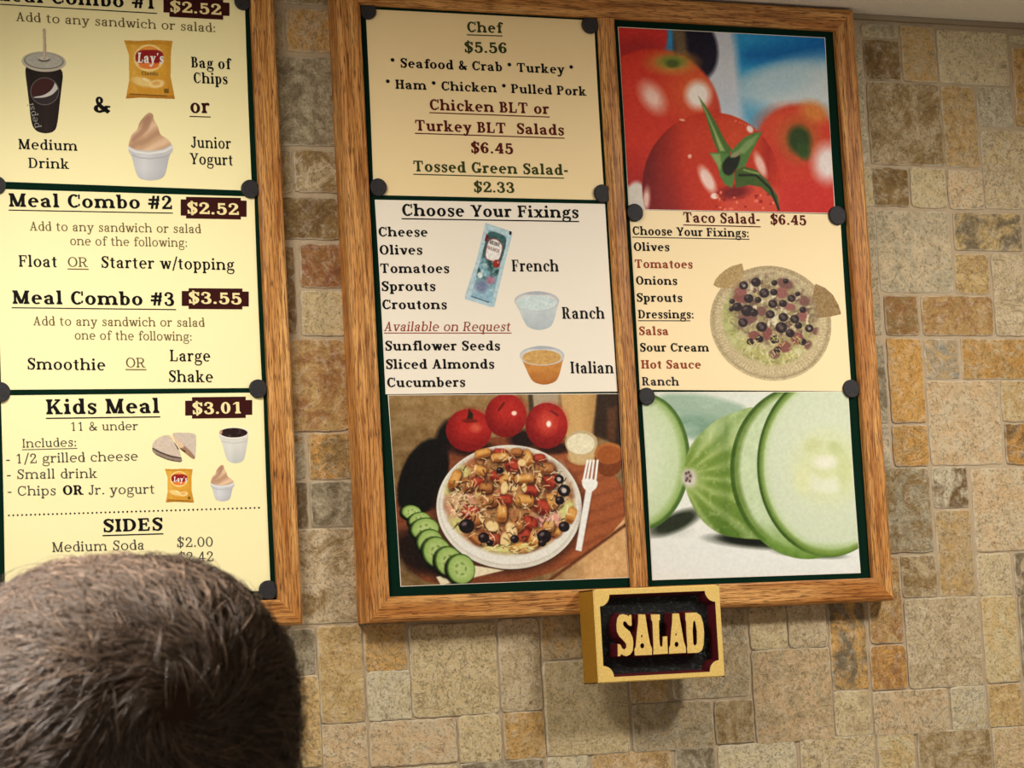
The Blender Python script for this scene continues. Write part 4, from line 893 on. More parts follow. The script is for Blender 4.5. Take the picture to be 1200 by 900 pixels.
def cucumbers(p):
    X, Y = p.X, p.Yp
    p.C[:] = lerp((222, 226, 214), (236, 236, 228), (Y-150)/500)/255.; p.put(np.clip((Y-590)/60, 0, 1)*.7, (230, 231, 226)); p.put(np.clip((Y-560)/50, 0, 1)*np.clip((320-X)/120, 0, 1)*np.clip((640-Y)/40, 0, 1)*.8, (150, 152, 146))
    p.pol([(150, 70), (330, 72), (480, 110), (520, 140), (400, 230), (300, 260), (230, 200)], (158, 182, 160), 22); p.ell(330, 200, 120, 40, (126, 158, 136), 14, 1); p.put(np.clip(fbm(X/90, Y/30, 3)*3-1.4, 0, 1)*.35*p.pol([(150, 70), (480, 110), (520, 140), (300, 260), (230, 200)], soft=20), (206, 218, 204))
    p.ell(235, 575, 100, 34, (40, 46, 30), -24, .6); p.ell(560, 650, 180, 26, (50, 54, 42), 4, .7); p.ell(520, 642, 110, 20, (16, 20, 12), 4, .6); p.ell(760, 698, 120, 14, (70, 76, 60), 4, .8)
    p.ell(108, 338, 183, 268, (74, 106, 40), 2, .012); p.ell(100, 336, 176, 258, (150, 178, 104), 2, .05); p.ell(90, 334, 164, 244, (198, 214, 172), 2, .14); p.ell(80, 330, 110, 200, (212, 222, 190), 2, .7)
    b = p.pol([(266, 400), (272, 330), (300, 260), (380, 180), (460, 145), (560, 115), (760, 300), (700, 645), (520, 640), (412, 626), (335, 570), (284, 480)], (124, 150, 64), 6)
    p.put(np.clip((320-Y+.1*(X-300))/120, 0, 1)*.8*b, (184, 204, 150)); p.put(np.clip((Y-470)/150, 0, 1)*.75*b, (70, 104, 30)); p.put(np.clip(1-np.hypot(X-470, Y-400)/120, 0, 1)*.5*b, (104, 140, 44))
    a = np.arctan2(Y-402, X-250-.0*Y); st = np.sin(a*19+2.2*fbm(X/120, Y/60, 2)); fa = np.clip((np.hypot(X-290, Y-400)-30)/60, 0, 1); p.put(np.clip(st, 0, 1)*.42*b*fa, (196, 210, 150)); p.put(np.clip(-st-.2, 0, 1)*.38*b*fa, (88, 122, 40)); p.put(np.clip(fbm(X/16, Y/16, 12)*5-2.9, 0, 1)*.3*b, (210, 220, 170)); p.put(np.clip(1-np.hypot(X-300, Y-420)/70, 0, 1)*.6*b, (196, 208, 150))
    p.ell(287, 402, 28, 36, (206, 200, 184), 0, .6); p.ell(284, 395, 16, 20, (176, 158, 150), 0, .5)
    for x, y in ((276, 384), (286, 380), (292, 394), (280, 404), (290, 414), (276, 412)): p.ell(x, y, 5, 6, (96, 78, 76), 0, .7)
    p.put(np.clip(1-(430-X)/60, 0, 1)*np.clip((450-X)/20, 0, 1)*.3*b, (60, 92, 26))
    s = p.ell(740, 378, 294, 340, (62, 92, 28), -6, .01); p.ell(748, 376, 286, 330, (116, 142, 68), -6, .03); p.ell(756, 374, 274, 318, (196, 212, 172), -6, .06); p.put(np.clip((Y-560)/120, 0, 1)*.8*s, (112, 148, 60)); p.grain(12, 22, 5, s)
    q = p.ell(832, 350, 282, 360, (54, 84, 24), 0, .012); p.ell(840, 350, 280, 350, (116, 144, 64), 0, .03); p.ell(842, 350, 268, 334, (190, 208, 158), 0, .05); p.ell(846, 348, 258, 322, (208, 218, 190), 0, .08); p.ell(840, 330, 170, 230, (214, 222, 196), 0, .8)
    p.ell(830, 360, 130, 130, (214, 220, 172), 0, .9); p.ell(770, 420, 50, 30, (226, 228, 200), 20, .7); p.ell(850, 430, 60, 30, (226, 230, 204), -10, .7); p.ell(770, 275, 36, 26, (206, 212, 160), -20, .8); p.ell(862, 285, 34, 22, (196, 206, 150), 30, .8); p.ell(730, 410, 30, 50, (220, 224, 176), 0, .9); p.ell(820, 340, 50, 26, (232, 232, 210), 0, .8); p.ell(896, 380, 26, 70, (206, 214, 160), 0, 1)
    p.put(np.clip((Y-648)/50, 0, 1)*.55*q, (124, 154, 66)); p.grain(8, 9, 4)
def salad_plate(p):
    X, Y = p.X, p.Yp; R = np.random.default_rng(5)
    p.C[:] = lerp((150, 118, 74), (122, 94, 58), (Y-100)/250)/255.; p.put(np.clip((260-X)/160, 0, 1)*.4, (128, 106, 66)); p.put(np.clip((X-700)/200, 0, 1)*np.clip((Y-400)/100, 0, 1), (212, 166, 112)); p.grain(26, 26, 3)
    p.pol([(140, 350), (330, 300), (330, 250), (840, 230), (1050, 440), (1050, 575), (720, 808), (160, 830)], (126, 66, 38), 5); bd = p.pol([(140, 350), (330, 300), (840, 230), (1050, 440), (1050, 575), (720, 808), (160, 830)], soft=5)
    p.put(np.clip((X-520)/300, 0, 1)*.75*bd, (170, 92, 50)); g = np.sin((Y+.35*X)/9+3*fbm(X/150, Y/20, 2)); p.put(np.clip(g, 0, 1)*.22*bd, (84, 38, 22)); p.put(np.clip((330-X)/160, 0, 1)*np.clip((Y-560)/100, 0, 1)*.4*bd, (96, 52, 34)); p.line([(730, 806), (1050, 580)], 12, (100, 50, 26), 8)
    p.pol([(665, 68), (775, 68), (772, 150), (680, 160)], (176, 156, 128), 8); p.pol([(655, 68), (672, 68), (682, 180), (660, 180)], (70, 54, 36), 8); p.pol([(785, 68), (928, 68), (905, 240), (800, 240)], (206, 164, 104), 6); p.put(np.clip((X-860)/60, 0, 1)*.4*p.pol([(785, 68), (928, 68), (905, 240), (800, 240)], soft=6), (150, 106, 56)); p.pol([(930, 66), (1060, 66), (1060, 290), (1010, 270), (915, 235)], (50, 32, 18), 10); p.pol([(970, 130), (1010, 120), (1000, 260), (970, 250)], (86, 52, 28), 14)
    p.ell(250, 400, 86, 160, (10, 8, 6), 20, .12); p.ell(340, 240, 40, 70, (12, 8, 6), 20, .5); p.pol([(150, 500), (190, 420), (300, 360), (330, 420), (310, 520), (200, 540)], (10, 8, 6), 20); p.ell(215, 690, 60, 90, (30, 16, 10), -30, .6); p.ell(300, 720, 110, 60, (26, 14, 10), 40, .6)
    p.ell(430, 285, 90, 30, (40, 16, 10), 0, .6); p.ell(640, 250, 60, 36, (30, 14, 10), 0, .6); p.ell(755, 285, 70, 24, (40, 16, 10), 0, .6)
    for x, y, rx, ry in ((424, 215, 88, 84), (568, 158, 81, 85), (728, 197, 83, 90)):
        t = p.ell(x, y, rx, ry, (150, 24, 22), 0, .03); p.ell(x+12, y-16, rx*.7, ry*.65, (180, 40, 32), 0, 1); p.put(np.clip((Y-y)/90, 0, 1)*.55*t, (96, 12, 12)); p.put(np.clip((x-30-X)/60, 0, 1)*.4*t, (90, 12, 14))
    p.pol([(416, 176), (424, 130), (440, 150), (440, 180)], (40, 26, 12), 6); p.ell(428, 178, 30, 8, (110, 24, 14), 0, .7); p.line([(540, 135), (560, 108)], 8, (90, 20, 14), 6); p.line([(745, 140), (770, 155)], 8, (80, 18, 12), 6); p.ell(600, 148, 10, 9, (255, 220, 200), 0, .5); p.ell(736, 190, 13, 15, (255, 210, 190), 0, .5); p.ell(730, 186, 30, 36, (206, 74, 56), 0, 1.4); p.ell(736, 190, 9, 12, (255, 236, 220), 0, .5); p.ell(450, 205, 20, 16, (206, 84, 64), 0, 1)
    p.ell(585, 534, 292, 236, (50, 24, 14), 0, .2); pl = p.ell(584, 515, 284, 242, (228, 224, 212), 2, .012); p.put(np.clip((Y-620)/140, 0, 1)*.3*pl, (196, 188, 172)); p.ell(584, 512, 274, 232, (206, 198, 182), 2, .02); p.ell(584, 510, 270, 228, (232, 228, 218), 2, .03)
    an = np.arctan2(Y-515, X-584); ring = pl*(1-p.ell(584, 500, 242, 200, rot=2)); p.put((np.sin(an*130)*.5+.5)*.10*ring*(Y > 480), (170, 160, 142)); p.ell(584, 502, 246, 206, (214, 204, 186), 2, .05)
    p.ell(584, 492, 252, 202, (168, 116, 70), 2, .07); g = p.ell(584, 490, 254, 206, rot=2, soft=.1)
    p.put(np.clip(fbm(X/40, Y/36, 7)*5-2.4, 0, 1)*g*.7, (110, 66, 40)); p.put(np.clip(fbm(X/26, Y/26, 17)*5-2.8, 0, 1)*g*.8, (214, 180, 124)); p.put(np.clip(fbm(X/30, Y/30, 27)*5-3, 0, 1)*g*.7, (150, 52, 34))
    for x, y, r in ((350, 445, 30), (380, 580, 34), (790, 545, 30), (820, 520, 26), (540, 690, 50), (400, 380, 24)): p.ell(x, y, r*1.3, r, (206, 206, 128), 0, .8, clip=g)
    p.ell(390, 510, 62, 52, (196, 150, 116), 0, .6, clip=g); p.ell(735, 565, 52, 44, (226, 156, 146), -20, .5); p.ell(780, 420, 30, 70, (206, 196, 176), 0, .8)
    def shred(nn, cols, L0, L1, w0, w1, rr=1.0):
        for i in range(nn):
            a, r = R.uniform(0, 6.28), math.sqrt(R.uniform(0, rr)); x, y = 584+238*r*math.cos(a), 490+192*r*math.sin(a); q = R.uniform(0, 6.28); L = R.uniform(L0, L1); q2 = q+R.uniform(-1, 1)
            p.line([(x, y), (x+L*math.cos(q), y+L*math.sin(q)), (x+L*math.cos(q)+L*.7*math.cos(q2), y+L*math.sin(q)+L*.7*math.sin(q2))], R.uniform(w0, w1), cols[R.integers(len(cols))], 3, clip=g*.9)
    def chunk(x, y, a, b, q, c, c2, dk):
        p.ell(x+4, y+6, a*1.12, b*1.2, (60, 26, 14), q, .5, clip=g); ca, sa = math.cos(math.radians(q)), math.sin(math.radians(q))
        P = lambda u, v: (x+u*a*ca-v*b*sa, y+u*a*sa+v*b*ca)
        p.pol([P(-1, -.6), P(-.6, -1), (P(.7, -.95)), P(1, -.5), P(.95, .6), P(.6, 1), P(-.7, .95), P(-1, .5)], c, 6); p.pol([P(-.7, -.75), P(.6, -.7), P(.75, .1), P(-.75, .2)], c2, 9); p.pol([P(-.8, .5), P(.85, .45), P(.6, .95), P(-.6, .95)], dk, 7)
    shred(110, [(120, 88, 52), (206, 186, 130), (90, 70, 40), (150, 140, 90)], 8, 20, 2.5, 5)
    T = ((140, 40, 26), (178, 66, 44), (104, 24, 16)); K = ((190, 126, 58), (220, 164, 88), (136, 78, 32)); H = ((160, 96, 48), (184, 122, 68), (112, 60, 30))
    for x, y, a, b, q, S_ in ((595, 355, 30, 26, 30, T), (462, 415, 30, 24, -30, T), (530, 395, 24, 20, 10, T), (668, 450, 28, 22, 10, T), (740, 410, 30, 34, 40, T), (560, 490, 36, 24, 0, T), (430, 535, 34, 28, 10, T), (712, 515, 34, 28, 20, T), (660, 580, 30, 30, 20, T), (505, 490, 30, 26, -10, H), (640, 630, 30, 24, -30, T), (520, 640, 26, 24, 0, T), (700, 325, 24, 18, 0, T), (545, 300, 26, 14, 0, T), (610, 585, 24, 28, 10, H), (450, 640, 30, 16, 40, H), (490, 440, 26, 20, 0, H), (770, 480, 22, 30, 0, H),
                              (478, 305, 32, 18, -15, K), (545, 320, 36, 17, -5, K), (370, 408, 19, 40, 24, K), (465, 372, 28, 20, 20, K), (418, 428, 20, 28, -18, H), (570, 405, 30, 18, -35, K), (640, 405, 40, 18, -4, K), (655, 325, 18, 36, -18, K), (728, 365, 30, 22, 5, H), (640, 490, 38, 24, 6, K), (748, 492, 17, 32, -18, K), (553, 540, 20, 34, 0, K), (452, 565, 16, 30, -10, H), (625, 672, 42, 22, 6, K), (682, 640, 24, 40, 24, K), (760, 610, 26, 18, 20, K), (825, 548, 20, 34, 20, K), (735, 590, 24, 20, 0, K), (700, 610, 22, 16, 0, H), (610, 300, 22, 16, 0, H), (515, 590, 22, 20, 0, K)): chunk(x, y, a, b, q, *S_)
    for x, y, a, b, q in ((515, 590, 26, 20, 20), (590, 605, 20, 32, -25), (562, 648, 16, 34, 4), (596, 440, 18, 12, 0), (562, 440, 14, 24, 10), (474, 562, 8, 20, -30), (700, 400, 8, 20, 0), (640, 440, 10, 18, 0), (630, 342, 16, 14, 0)): p.ell(x, y, a, b, (232, 200, 140), q, .3)
    shred(130, [(236, 214, 170), (226, 190, 130), (206, 160, 110), (244, 226, 190)], 8, 22, 2.5, 5); shred(150, [(70, 44, 26), (96, 74, 40), (50, 30, 20), (130, 96, 56)], 6, 18, 3, 6); shred(70, [(226, 204, 160), (206, 170, 120)], 6, 14, 2.5, 5)
    for i in range(60): x, y = R.uniform(350, 450), R.uniform(470, 550); q = R.uniform(0, 6.28); p.line([(x, y), (x+16*math.cos(q), y+16*math.sin(q))], 4, [(240, 216, 170), (220, 150, 130), (206, 176, 120)][i % 3], 3, clip=g)
    for i in range(50): x, y = R.uniform(480, 690), R.uniform(660, 695); q = R.uniform(-.6, .6); p.line([(x, y), (x+18*math.cos(q), y+18*math.sin(q))], 4, [(236, 220, 160), (216, 206, 130)][i % 2], 3, clip=g)
    for x, y, r in ((777, 407, 19), (797, 451, 25), (797, 592, 22), (416, 590, 30), (718, 630, 28), (602, 640, 17), (482, 635, 22), (710, 655, 16), (545, 372, 14), (505, 655, 14), (780, 490, 18)):
        p.ell(x, y, r, r*.94, (24, 16, 18), 0, .12); p.ell(x-r*.3, y-r*.3, r*.34, r*.24, (110, 90, 92), -30, .8)
        if r in (19, 25): p.ell(x, y, r*.4, r*.4, (190, 180, 166), 0, .4)
    p.ell(866, 318, 56, 34, (190, 152, 100), 0, .1); p.pol([(802, 270), (930, 270), (910, 335), (870, 346), (828, 338)], (206, 176, 124), 6); p.ell(866, 264, 65, 48, (196, 172, 130), 0, .04); p.ell(864, 268, 56, 41, (232, 222, 190), 0, .08); p.grain(14, 10, 2, p.ell(864, 268, 56, 41))
    p.ell(976, 335, 58, 62, (120, 60, 26), 0, .06); p.ell(976, 305, 56, 42, (176, 106, 50), 0, .05); p.ell(978, 312, 50, 36, (158, 84, 36), 0, .1)
    p.pol([(300, 788), (440, 742), (560, 762), (318, 820)], (226, 212, 178), 5)
    p.pol([(872, 468), (892, 440), (912, 450), (866, 688), (842, 684)], (60, 28, 14), 16, clip=np.full(X.shape, .4)); p.pol([(884, 446), (910, 450), (866, 688), (842, 683)], (238, 236, 230), 5); p.pol([(868, 400), (934, 410), (928, 440), (906, 458), (880, 448), (868, 430)], (240, 238, 232), 5)
    for x0, x1 in ((891, 874), (903, 888), (916, 904), (931, 921)): p.line([(x0, 334), (x1+1, 410)], 9, (244, 242, 238), 3)
    for x, y, rx, ry, q in ((205, 535, 38, 28, 10), (236, 566, 42, 32, -10), (256, 600, 54, 44, -8), (276, 652, 50, 52, -20), (302, 690, 54, 62, -24), (347, 726, 52, 60, -20), (394, 756, 54, 60, -20)):
        p.ell(x-6, y+6, rx*1.05, ry*1.05, (14, 12, 6), q, .15); p.ell(x, y, rx, ry, (58, 88, 30), q, .05); p.ell(x+2, y+1, rx*.92, ry*.92, (146, 174, 90), q, .1); p.ell(x+4, y+2, rx*.66, ry*.66, (176, 196, 122), q, .7)
        for k in range(5): z = k*1.2566; p.ell(x+rx*.36*math.cos(z), y+ry*.36*math.sin(z), rx*.09, ry*.14, (126, 150, 76), math.degrees(z), .8)
    p.grain(13, 7, 9)
photo(Q6, 'photograph of a salad plate with fork and cucumber slices, lower left of the wide board', (420, 440, 3.3333), (150, 118, 74), salad_plate, .5)
photo(Q7, 'photograph of red tomatoes on a blue ground, top right of the wide board', (700, 10, 3.5294), (30, 130, 195), tomatoes)
photo(Q9, 'photograph of sliced green cucumber on white, lower right of the wide board', (720, 440, 3.3333), (225, 228, 215), cucumbers)

# ------------------------------------------------------------------ magnets
def magnet(px, py, rpx, label):
    c = at(px, py, PY-.002); r = np.linalg.norm(at(px+rpx, py, PY-.002)-c)/1.02
    V, F = [], []; n = 40; y0 = PY-.00035
    for rr, y in ((r, y0), (r, y0-.0026), (r*.965, y0-.0032), (r*.9, y0-.0034)):
        for k in range(n): a = 2*math.pi*k/n; V.append((rr*math.cos(a), y, rr*math.sin(a)))
    for j in range(3):
        for k in range(n): F.append((j*n+k, j*n+(k+1) % n, (j+1)*n+(k+1) % n, (j+1)*n+k))
    F.append(tuple(3*n+k for k in range(n))); F.append(tuple(range(n))[::-1])
    o = mesh('magnet', V, F, MAT['magnet']); o.location = (c[0], 0, c[2])
    tag(o, label, 'magnet', 'round black magnets holding the sheets'); return o
for a in ((285.0, 1.5, 10.2, 'round black magnet at the top right corner of the meal combo 1 sheet'),
          (293.3, 221.5, 10.6, 'round black magnet right of the meal combo 2 heading, between two yellow sheets'),
          (302.5, 455.5, 10.6, 'round black magnet above the kids meal price, between two yellow sheets'),
          (314.5, 691.5, 11.0, 'round black magnet at the bottom right corner of the kids meal sheet'),
          (.5, 459.5, 11.8, 'round black magnet at the top left corner of the kids meal sheet'),
          (-3.5, 217, 10.6, 'round black magnet at the left edge, between meal combos 1 and 2'),
          (431.2, 12.8, 9.6, 'round black magnet at the top left corner of the chef sheet'),
          (691.5, 29.2, 9.6, 'round black magnet at the top right corner of the chef sheet'),
          (443.2, 219.5, 10.0, 'round black magnet at the bottom left corner of the chef sheet'),
          (706.0, 226.8, 9.8, 'round black magnet at the bottom right corner of the chef sheet'),
          (743.8, 249.2, 9.6, 'round black magnet at the top left corner of the taco salad sheet'),
          (981.3, 252.6, 9.9, 'round black magnet at the top right corner of the taco salad sheet'),
          (757.8, 464.6, 9.4, 'round black magnet at the top left corner of the cucumber photograph'),
          (997.5, 455.5, 9.4, 'round black magnet at the top right corner of the cucumber photograph')): magnet(*a)

# ------------------------------------------------------------------ carved sign
SX0, SX1, SZ0, SZ1, SY0, SY1 = 1.2868, 1.4390, 1.6016, 1.7008, -FD-.0004, -.066
sg = empty('salad_sign', ((SX0+SX1)/2, SY0, SZ0)); tag(sg, 'small carved gold and black sign reading SALAD, below the wide board', 'sign')
def fix(o, e=sg): o.matrix_parent_inverse = Matrix.Translation(e.location).inverted(); return o
def outline(d, n=7):
    """panel outline with concave corners, inset d further"""
    x0, x1, z0, z1 = SX0+.0068+d, SX1-.0066-d, SZ0+.006+d, SZ1-.0062-d; r = .0120-d*.2; out = []
    for cx, cz, a0 in ((x0, z0, 90), (x1, z0, 180), (x1, z1, 270), (x0, z1, 360)):
        for k in range(n): a = math.radians(a0-90*k/(n-1)); out.append((cx+r*math.cos(a), cz+r*math.sin(a)))
    return out
A_ = outline(0); B_ = outline(.0030); n = len(A_); FLY = SY1+.0135
def to_rect(p):
    cx, cz = (SX0+SX1)/2, (SZ0+SZ1)/2; dx, dz = p[0]-cx, p[1]-cz; k = min(((SX1-SX0)/2)/abs(dx) if dx else 9, ((SZ1-SZ0)/2)/abs(dz) if dz else 9); return cx+dx*k, cz+dz*k
R_ = [to_rect(p) for p in A_]
for q, (cx, cz) in enumerate(((SX0, SZ0), (SX1, SZ0), (SX1, SZ1), (SX0, SZ1))): R_[q*7+3] = (cx, cz)
e_ = .0012
V = [(x, SY1, z) for x, z in A_]+[(min(max(x, SX0+e_), SX1-e_), SY1, min(max(z, SZ0+e_), SZ1-e_)) for x, z in R_]+[(x, SY1+e_, z) for x, z in R_]
F = [(k, (k+1) % n, n+(k+1) % n, n+k)[::-1] for k in range(n)]+[(n+k, n+(k+1) % n, 2*n+(k+1) % n, 2*n+k)[::-1] for k in range(n)]
def normals(o):
    bm = bmesh.new(); bm.from_mesh(o.data); bmesh.ops.recalc_face_normals(bm, faces=bm.faces); bm.to_mesh(o.data); bm.free(); return o
o = fix(mesh('border', V, F, MAT['gold'], sg)); o['label'] = 'gold painted border with scooped corners'
V = [(x, SY1+e_, z) for x, z in R_]+[(x, SY0, z) for x, z in R_]; F = [(k, (k+1) % n, n+(k+1) % n, n+k) for k in range(n)]+[tuple(n+k for k in range(n))]
o = fix(normals(mesh('block', V, F, MAT['ochre'], sg))); o['label'] = 'ochre brown sides of the thick block'
V = [(x, SY1, z) for x, z in A_]+[(x, FLY, z) for x, z in B_]
o = fix(mesh('bevel_band', V, [(k, (k+1) % n, n+(k+1) % n, n+k) for k in range(n)], MAT['maroon'], sg)); o['label'] = 'maroon band around the black panel'
m = material('carved_black_panel', (8, 9, 10), 0.28, 0.6); tc = nd(m, 'ShaderNodeTexCoord').outputs['Object']
nz = nd(m, 'ShaderNodeTexNoise', Scale=1.0, Detail=4.0, Roughness=0.65); ln(m, mapping(m, tc, (260, 260, 620)), nz.inputs['Vector']); bump(m, nz.outputs['Fac'], 1.0, 0.004)
ln(m, mixc(m, ramp(m, nz.outputs['Fac'], [(0.57, 0.0), (0.66, 1.0)]), tuple(lin((5, 6, 8))), tuple(lin((84, 100, 88)))), bsdf(m).inputs['Base Color'])
c = (sum(p[0] for p in B_)/n, sum(p[1] for p in B_)/n)
o = fix(mesh('panel', [(x, FLY, z) for x, z in B_]+[(c[0], FLY, c[1])], [(k, (k+1) % n, n) for k in range(n)], m, sg)); o['label'] = 'rough black carved panel'
def circ(x, y, a, b, n=10): return [(x+a*math.cos(2*math.pi*k/n), y-b*math.sin(2*math.pi*k/n)) for k in range(n)]
LET = [('S', [[(160, 205), (135, 245), (125, 320), (130, 400), (160, 460), (215, 515), (240, 550), (240, 590), (220, 612), (190, 600), (170, 555), (140, 545), (140, 690), (165, 690), (180, 662), (205, 680), (240, 690), (285, 672), (314, 625), (322, 540), (312, 470), (280, 400), (215, 345), (200, 320), (202, 290), (218, 279), (240, 290), (262, 322), (285, 336), (302, 330), (298, 205), (283, 205), (265, 222), (240, 206), (200, 197)]]),
       ('A', [[(380, 200), (460, 200), (490, 400), (518, 550), (540, 600), (538, 675), (340, 682), (335, 612), (350, 580), (366, 400), (379, 300)], circ(421, 455, 10, 17), circ(426, 568, 25, 32)]),
       ('L', [[(527, 200), (632, 200), (632, 262), (620, 278), (625, 480), (632, 560), (648, 585), (664, 570), (668, 460), (718, 455), (725, 660), (555, 670), (560, 600), (550, 350), (547, 290), (533, 262)]]),
       ('A', [[(780, 190), (855, 188), (880, 330), (914, 520), (935, 580), (938, 650), (742, 662), (742, 592), (755, 560), (766, 400), (777, 300)], circ(822, 435, 9, 15), circ(828, 552, 25, 32)]),
       ('D', [[(932, 183), (1060, 178), (1110, 215), (1138, 300), (1150, 420), (1143, 560), (1125, 620), (1085, 648), (958, 655), (952, 600), (956, 570), (945, 400), (942, 290), (933, 262)], [(1022, 290), (1035, 268), (1050, 290), (1068, 400), (1068, 540), (1045, 568), (1025, 550), (1015, 400)]])]
for ch, loops in LET:
    W3 = [[at(710+x/10, 700+y/10, SY1) for x, y in lp] for lp in loops]
    tri = tessellate_polygon([[Vector((p[0], p[2], 0)) for p in lp] for lp in W3]); flat = [p for lp in W3 for p in lp]
    Vt = [(p[0], SY1-.0003, p[2]) for p in flat]; Ft = [t if ((Vt[t[1]][0]-Vt[t[0]][0])*(Vt[t[2]][2]-Vt[t[0]][2])-(Vt[t[1]][2]-Vt[t[0]][2])*(Vt[t[2]][0]-Vt[t[0]][0])) > 0 else t[::-1] for t in tri]
    Mi = [0]*len(Ft); b = 0
    for li, lp in enumerate(W3):
        k = len(lp); st = len(Vt); off = (.0026 if li == 0 else -.0006); ar = sum(lp[i][0]*lp[(i+1) % k][2]-lp[i][2]*lp[(i+1) % k][0] for i in range(k)); sgn = 1 if ar > 0 else -1
        for i in range(k): Vt.append((lp[i][0], SY1+.0006, lp[i][2]))
        for i in range(k):
            d = lp[(i+1) % k]-lp[i-1]; q = np.array([d[2], -d[0]])/(np.hypot(d[0], d[2])+1e-9)*sgn*off; Vt.append((lp[i][0]+q[0]-(.0006 if li == 0 else 0), FLY+.0004, lp[i][2]+q[1]))
        for i in range(k):
            j = (i+1) % k; Ft += [(b+i, b+j, st+j, st+i), (st+i, st+j, st+k+j, st+k+i)]; Mi += [0, 1]
        b += k
    o = fix(normals(mesh('letter', Vt, Ft, [MAT['gold'], MAT['maroon']], sg, midx=Mi))); o['label'] = 'raised gold letter %s with maroon sides' % ch

# ------------------------------------------------------------------ person looking up at the boards
HD = 1.43                                              # distance of the head from the camera along the view
hc = CAM+((146-600)*rgt/FOC-(838-450)*upv/FOC+fwd)*HD  # centre of the skull
PB = np.array([hc[0], hc[1]+.01, 0])
person = empty('person', tuple(PB)); tag(person, 'short haired person in front of the boards, seen from behind, back of the brown head', 'person')
def pfix(o, p=person): o.parent = p; o.matrix_parent_inverse = Matrix.Translation(person.location).inverted(); return o
FACE = Matrix.Rotation(math.radians(-12), 3, 'Z')      # facing the wall, turned a little towards the wide board
def L2W(p): q = FACE @ Vector(p); return np.array([hc[0]+q.x, hc[1]+q.y, hc[2]+q.z])
class Blob:
    def __init__(s): s.bm = bmesh.new()
    def ell(s, c, r, rot=(0, 0, 0), seg=24):
        from mathutils import Euler
        m = Matrix.Translation(Vector(c)) @ Euler(rot).to_matrix().to_4x4() @ Matrix.Diagonal((*r, 1))
        bmesh.ops.create_uvsphere(s.bm, u_segments=seg, v_segments=seg//2, radius=1, matrix=m)
    def tube(s, pts, rad, n=14):
        """tapered limb with round ends"""
        pp = spline([(*p, r) for p, r in zip(pts, rad)], 5); rings = []
        for i, p in enumerate(pp):
            d = Vector(pp[min(i+1, len(pp)-1)][:3]-pp[max(i-1, 0)][:3]).normalized(); u = d.orthogonal().normalized(); w = d.cross(u)
            rings.append([s.bm.verts.new(Vector(p[:3])+(u*math.cos(2*math.pi*k/n)+w*math.sin(2*math.pi*k/n))*max(p[3], .003)) for k in range(n)])
        for a, b in zip(rings, rings[1:]):
            for k in range(n): s.bm.faces.new((a[k], a[(k+1) % n], b[(k+1) % n], b[k]))
        s.bm.faces.new(rings[0][::-1]); s.bm.faces.new(rings[-1])
        for p in (pp[0], pp[-1]): s.ell(p[:3], (max(p[3], .003)*.98,)*3, seg=12)
    def loft(s, secs, n=28):
        rings = []
        for cx, cy, z, rx, ry in secs: rings.append([s.bm.verts.new((cx+rx*math.copysign(abs(math.cos(a))**.85, math.cos(a)), cy+ry*math.copysign(abs(math.sin(a))**.85, math.sin(a)), z)) for a in [2*math.pi*k/n for k in range(n)]])
        for a, b in zip(rings, rings[1:]):
            for k in range(n): s.bm.faces.new((a[k], a[(k+1) % n], b[(k+1) % n], b[k]))
        s.bm.faces.new(rings[0][::-1]); s.bm.faces.new(rings[-1])
    def build(s, name, mat, vox, smooth=6):
        for v in s.bm.verts: v.co = Vector(L2W(v.co))
        bmesh.ops.recalc_face_normals(s.bm, faces=s.bm.faces)
        me = bpy.data.meshes.new(name); s.bm.to_mesh(me); s.bm.free(); o = bpy.data.objects.new(name, me); COL.objects.link(o); me.materials.append(mat)
        r = o.modifiers.new('skin', 'REMESH'); r.mode = 'VOXEL'; r.voxel_size = vox; r.use_smooth_shade = True
        k = o.modifiers.new('soft', 'SMOOTH'); k.factor = .5; k.iterations = smooth
        return pfix(o)
gz = -hc[2]                                            # the floor, in head coordinates (head centre = origin, +y = facing)
TILT = math.radians(14)                                # chin lifted
def T(p): x, y, z = p; return (x, y*math.cos(TILT)-z*math.sin(TILT), y*math.sin(TILT)+z*math.cos(TILT))
b = Blob()
b.ell((0, 0, 0), (.081, .096, .078), (TILT, 0, 0)); b.ell(T((0, .015, -.04)), (.066, .078, .085), (TILT, 0, 0)); b.ell(T((0, .045, -.10)), (.048, .045, .04), (TILT, 0, 0)); b.ell(T((0, .082, -.125)), (.024, .018, .018))
b.tube([T((0, .098, -.035)), T((0, .112, -.06)), T((0, .116, -.072))], [.008, .011, .012]); b.ell(T((.012, .106, -.074)), (.009, .009, .007)); b.ell(T((-.012, .106, -.074)), (.009, .009, .007))
for sx in (1, -1):
    b.ell(T((sx*.032, .085, -.03)), (.016, .012, .010)); b.ell(T((sx*.033, .080, -.014)), (.024, .014, .008)); b.ell(T((sx*.045, .062, -.07)), (.024, .022, .022))
    b.ell(T((sx*.077, .016, -.072)), (.010, .020, .032), (TILT, 0, sx*.35)); b.ell(T((sx*.075, .022, -.098)), (.008, .011, .011))
b.ell(T((0, .094, -.098)), (.024, .012, .006)); b.ell(T((0, .092, -.107)), (.020, .012, .007))
b.tube([(0, -.02, -.05), (0, -.022, -.12), (0, -.018, -.20)], [.058, .056, .066])
b.loft([(0, -.005, -.84, .155, .115), (0, 0, -.74, .165, .118), (0, .0, -.62, .142, .105), (0, 0, -.48, .155, .115), (0, -.005, -.34, .175, .118), (0, -.012, -.25, .165, .09), (0, -.016, -.20, .105, .068), (0, -.018, -.165, .062, .058)])
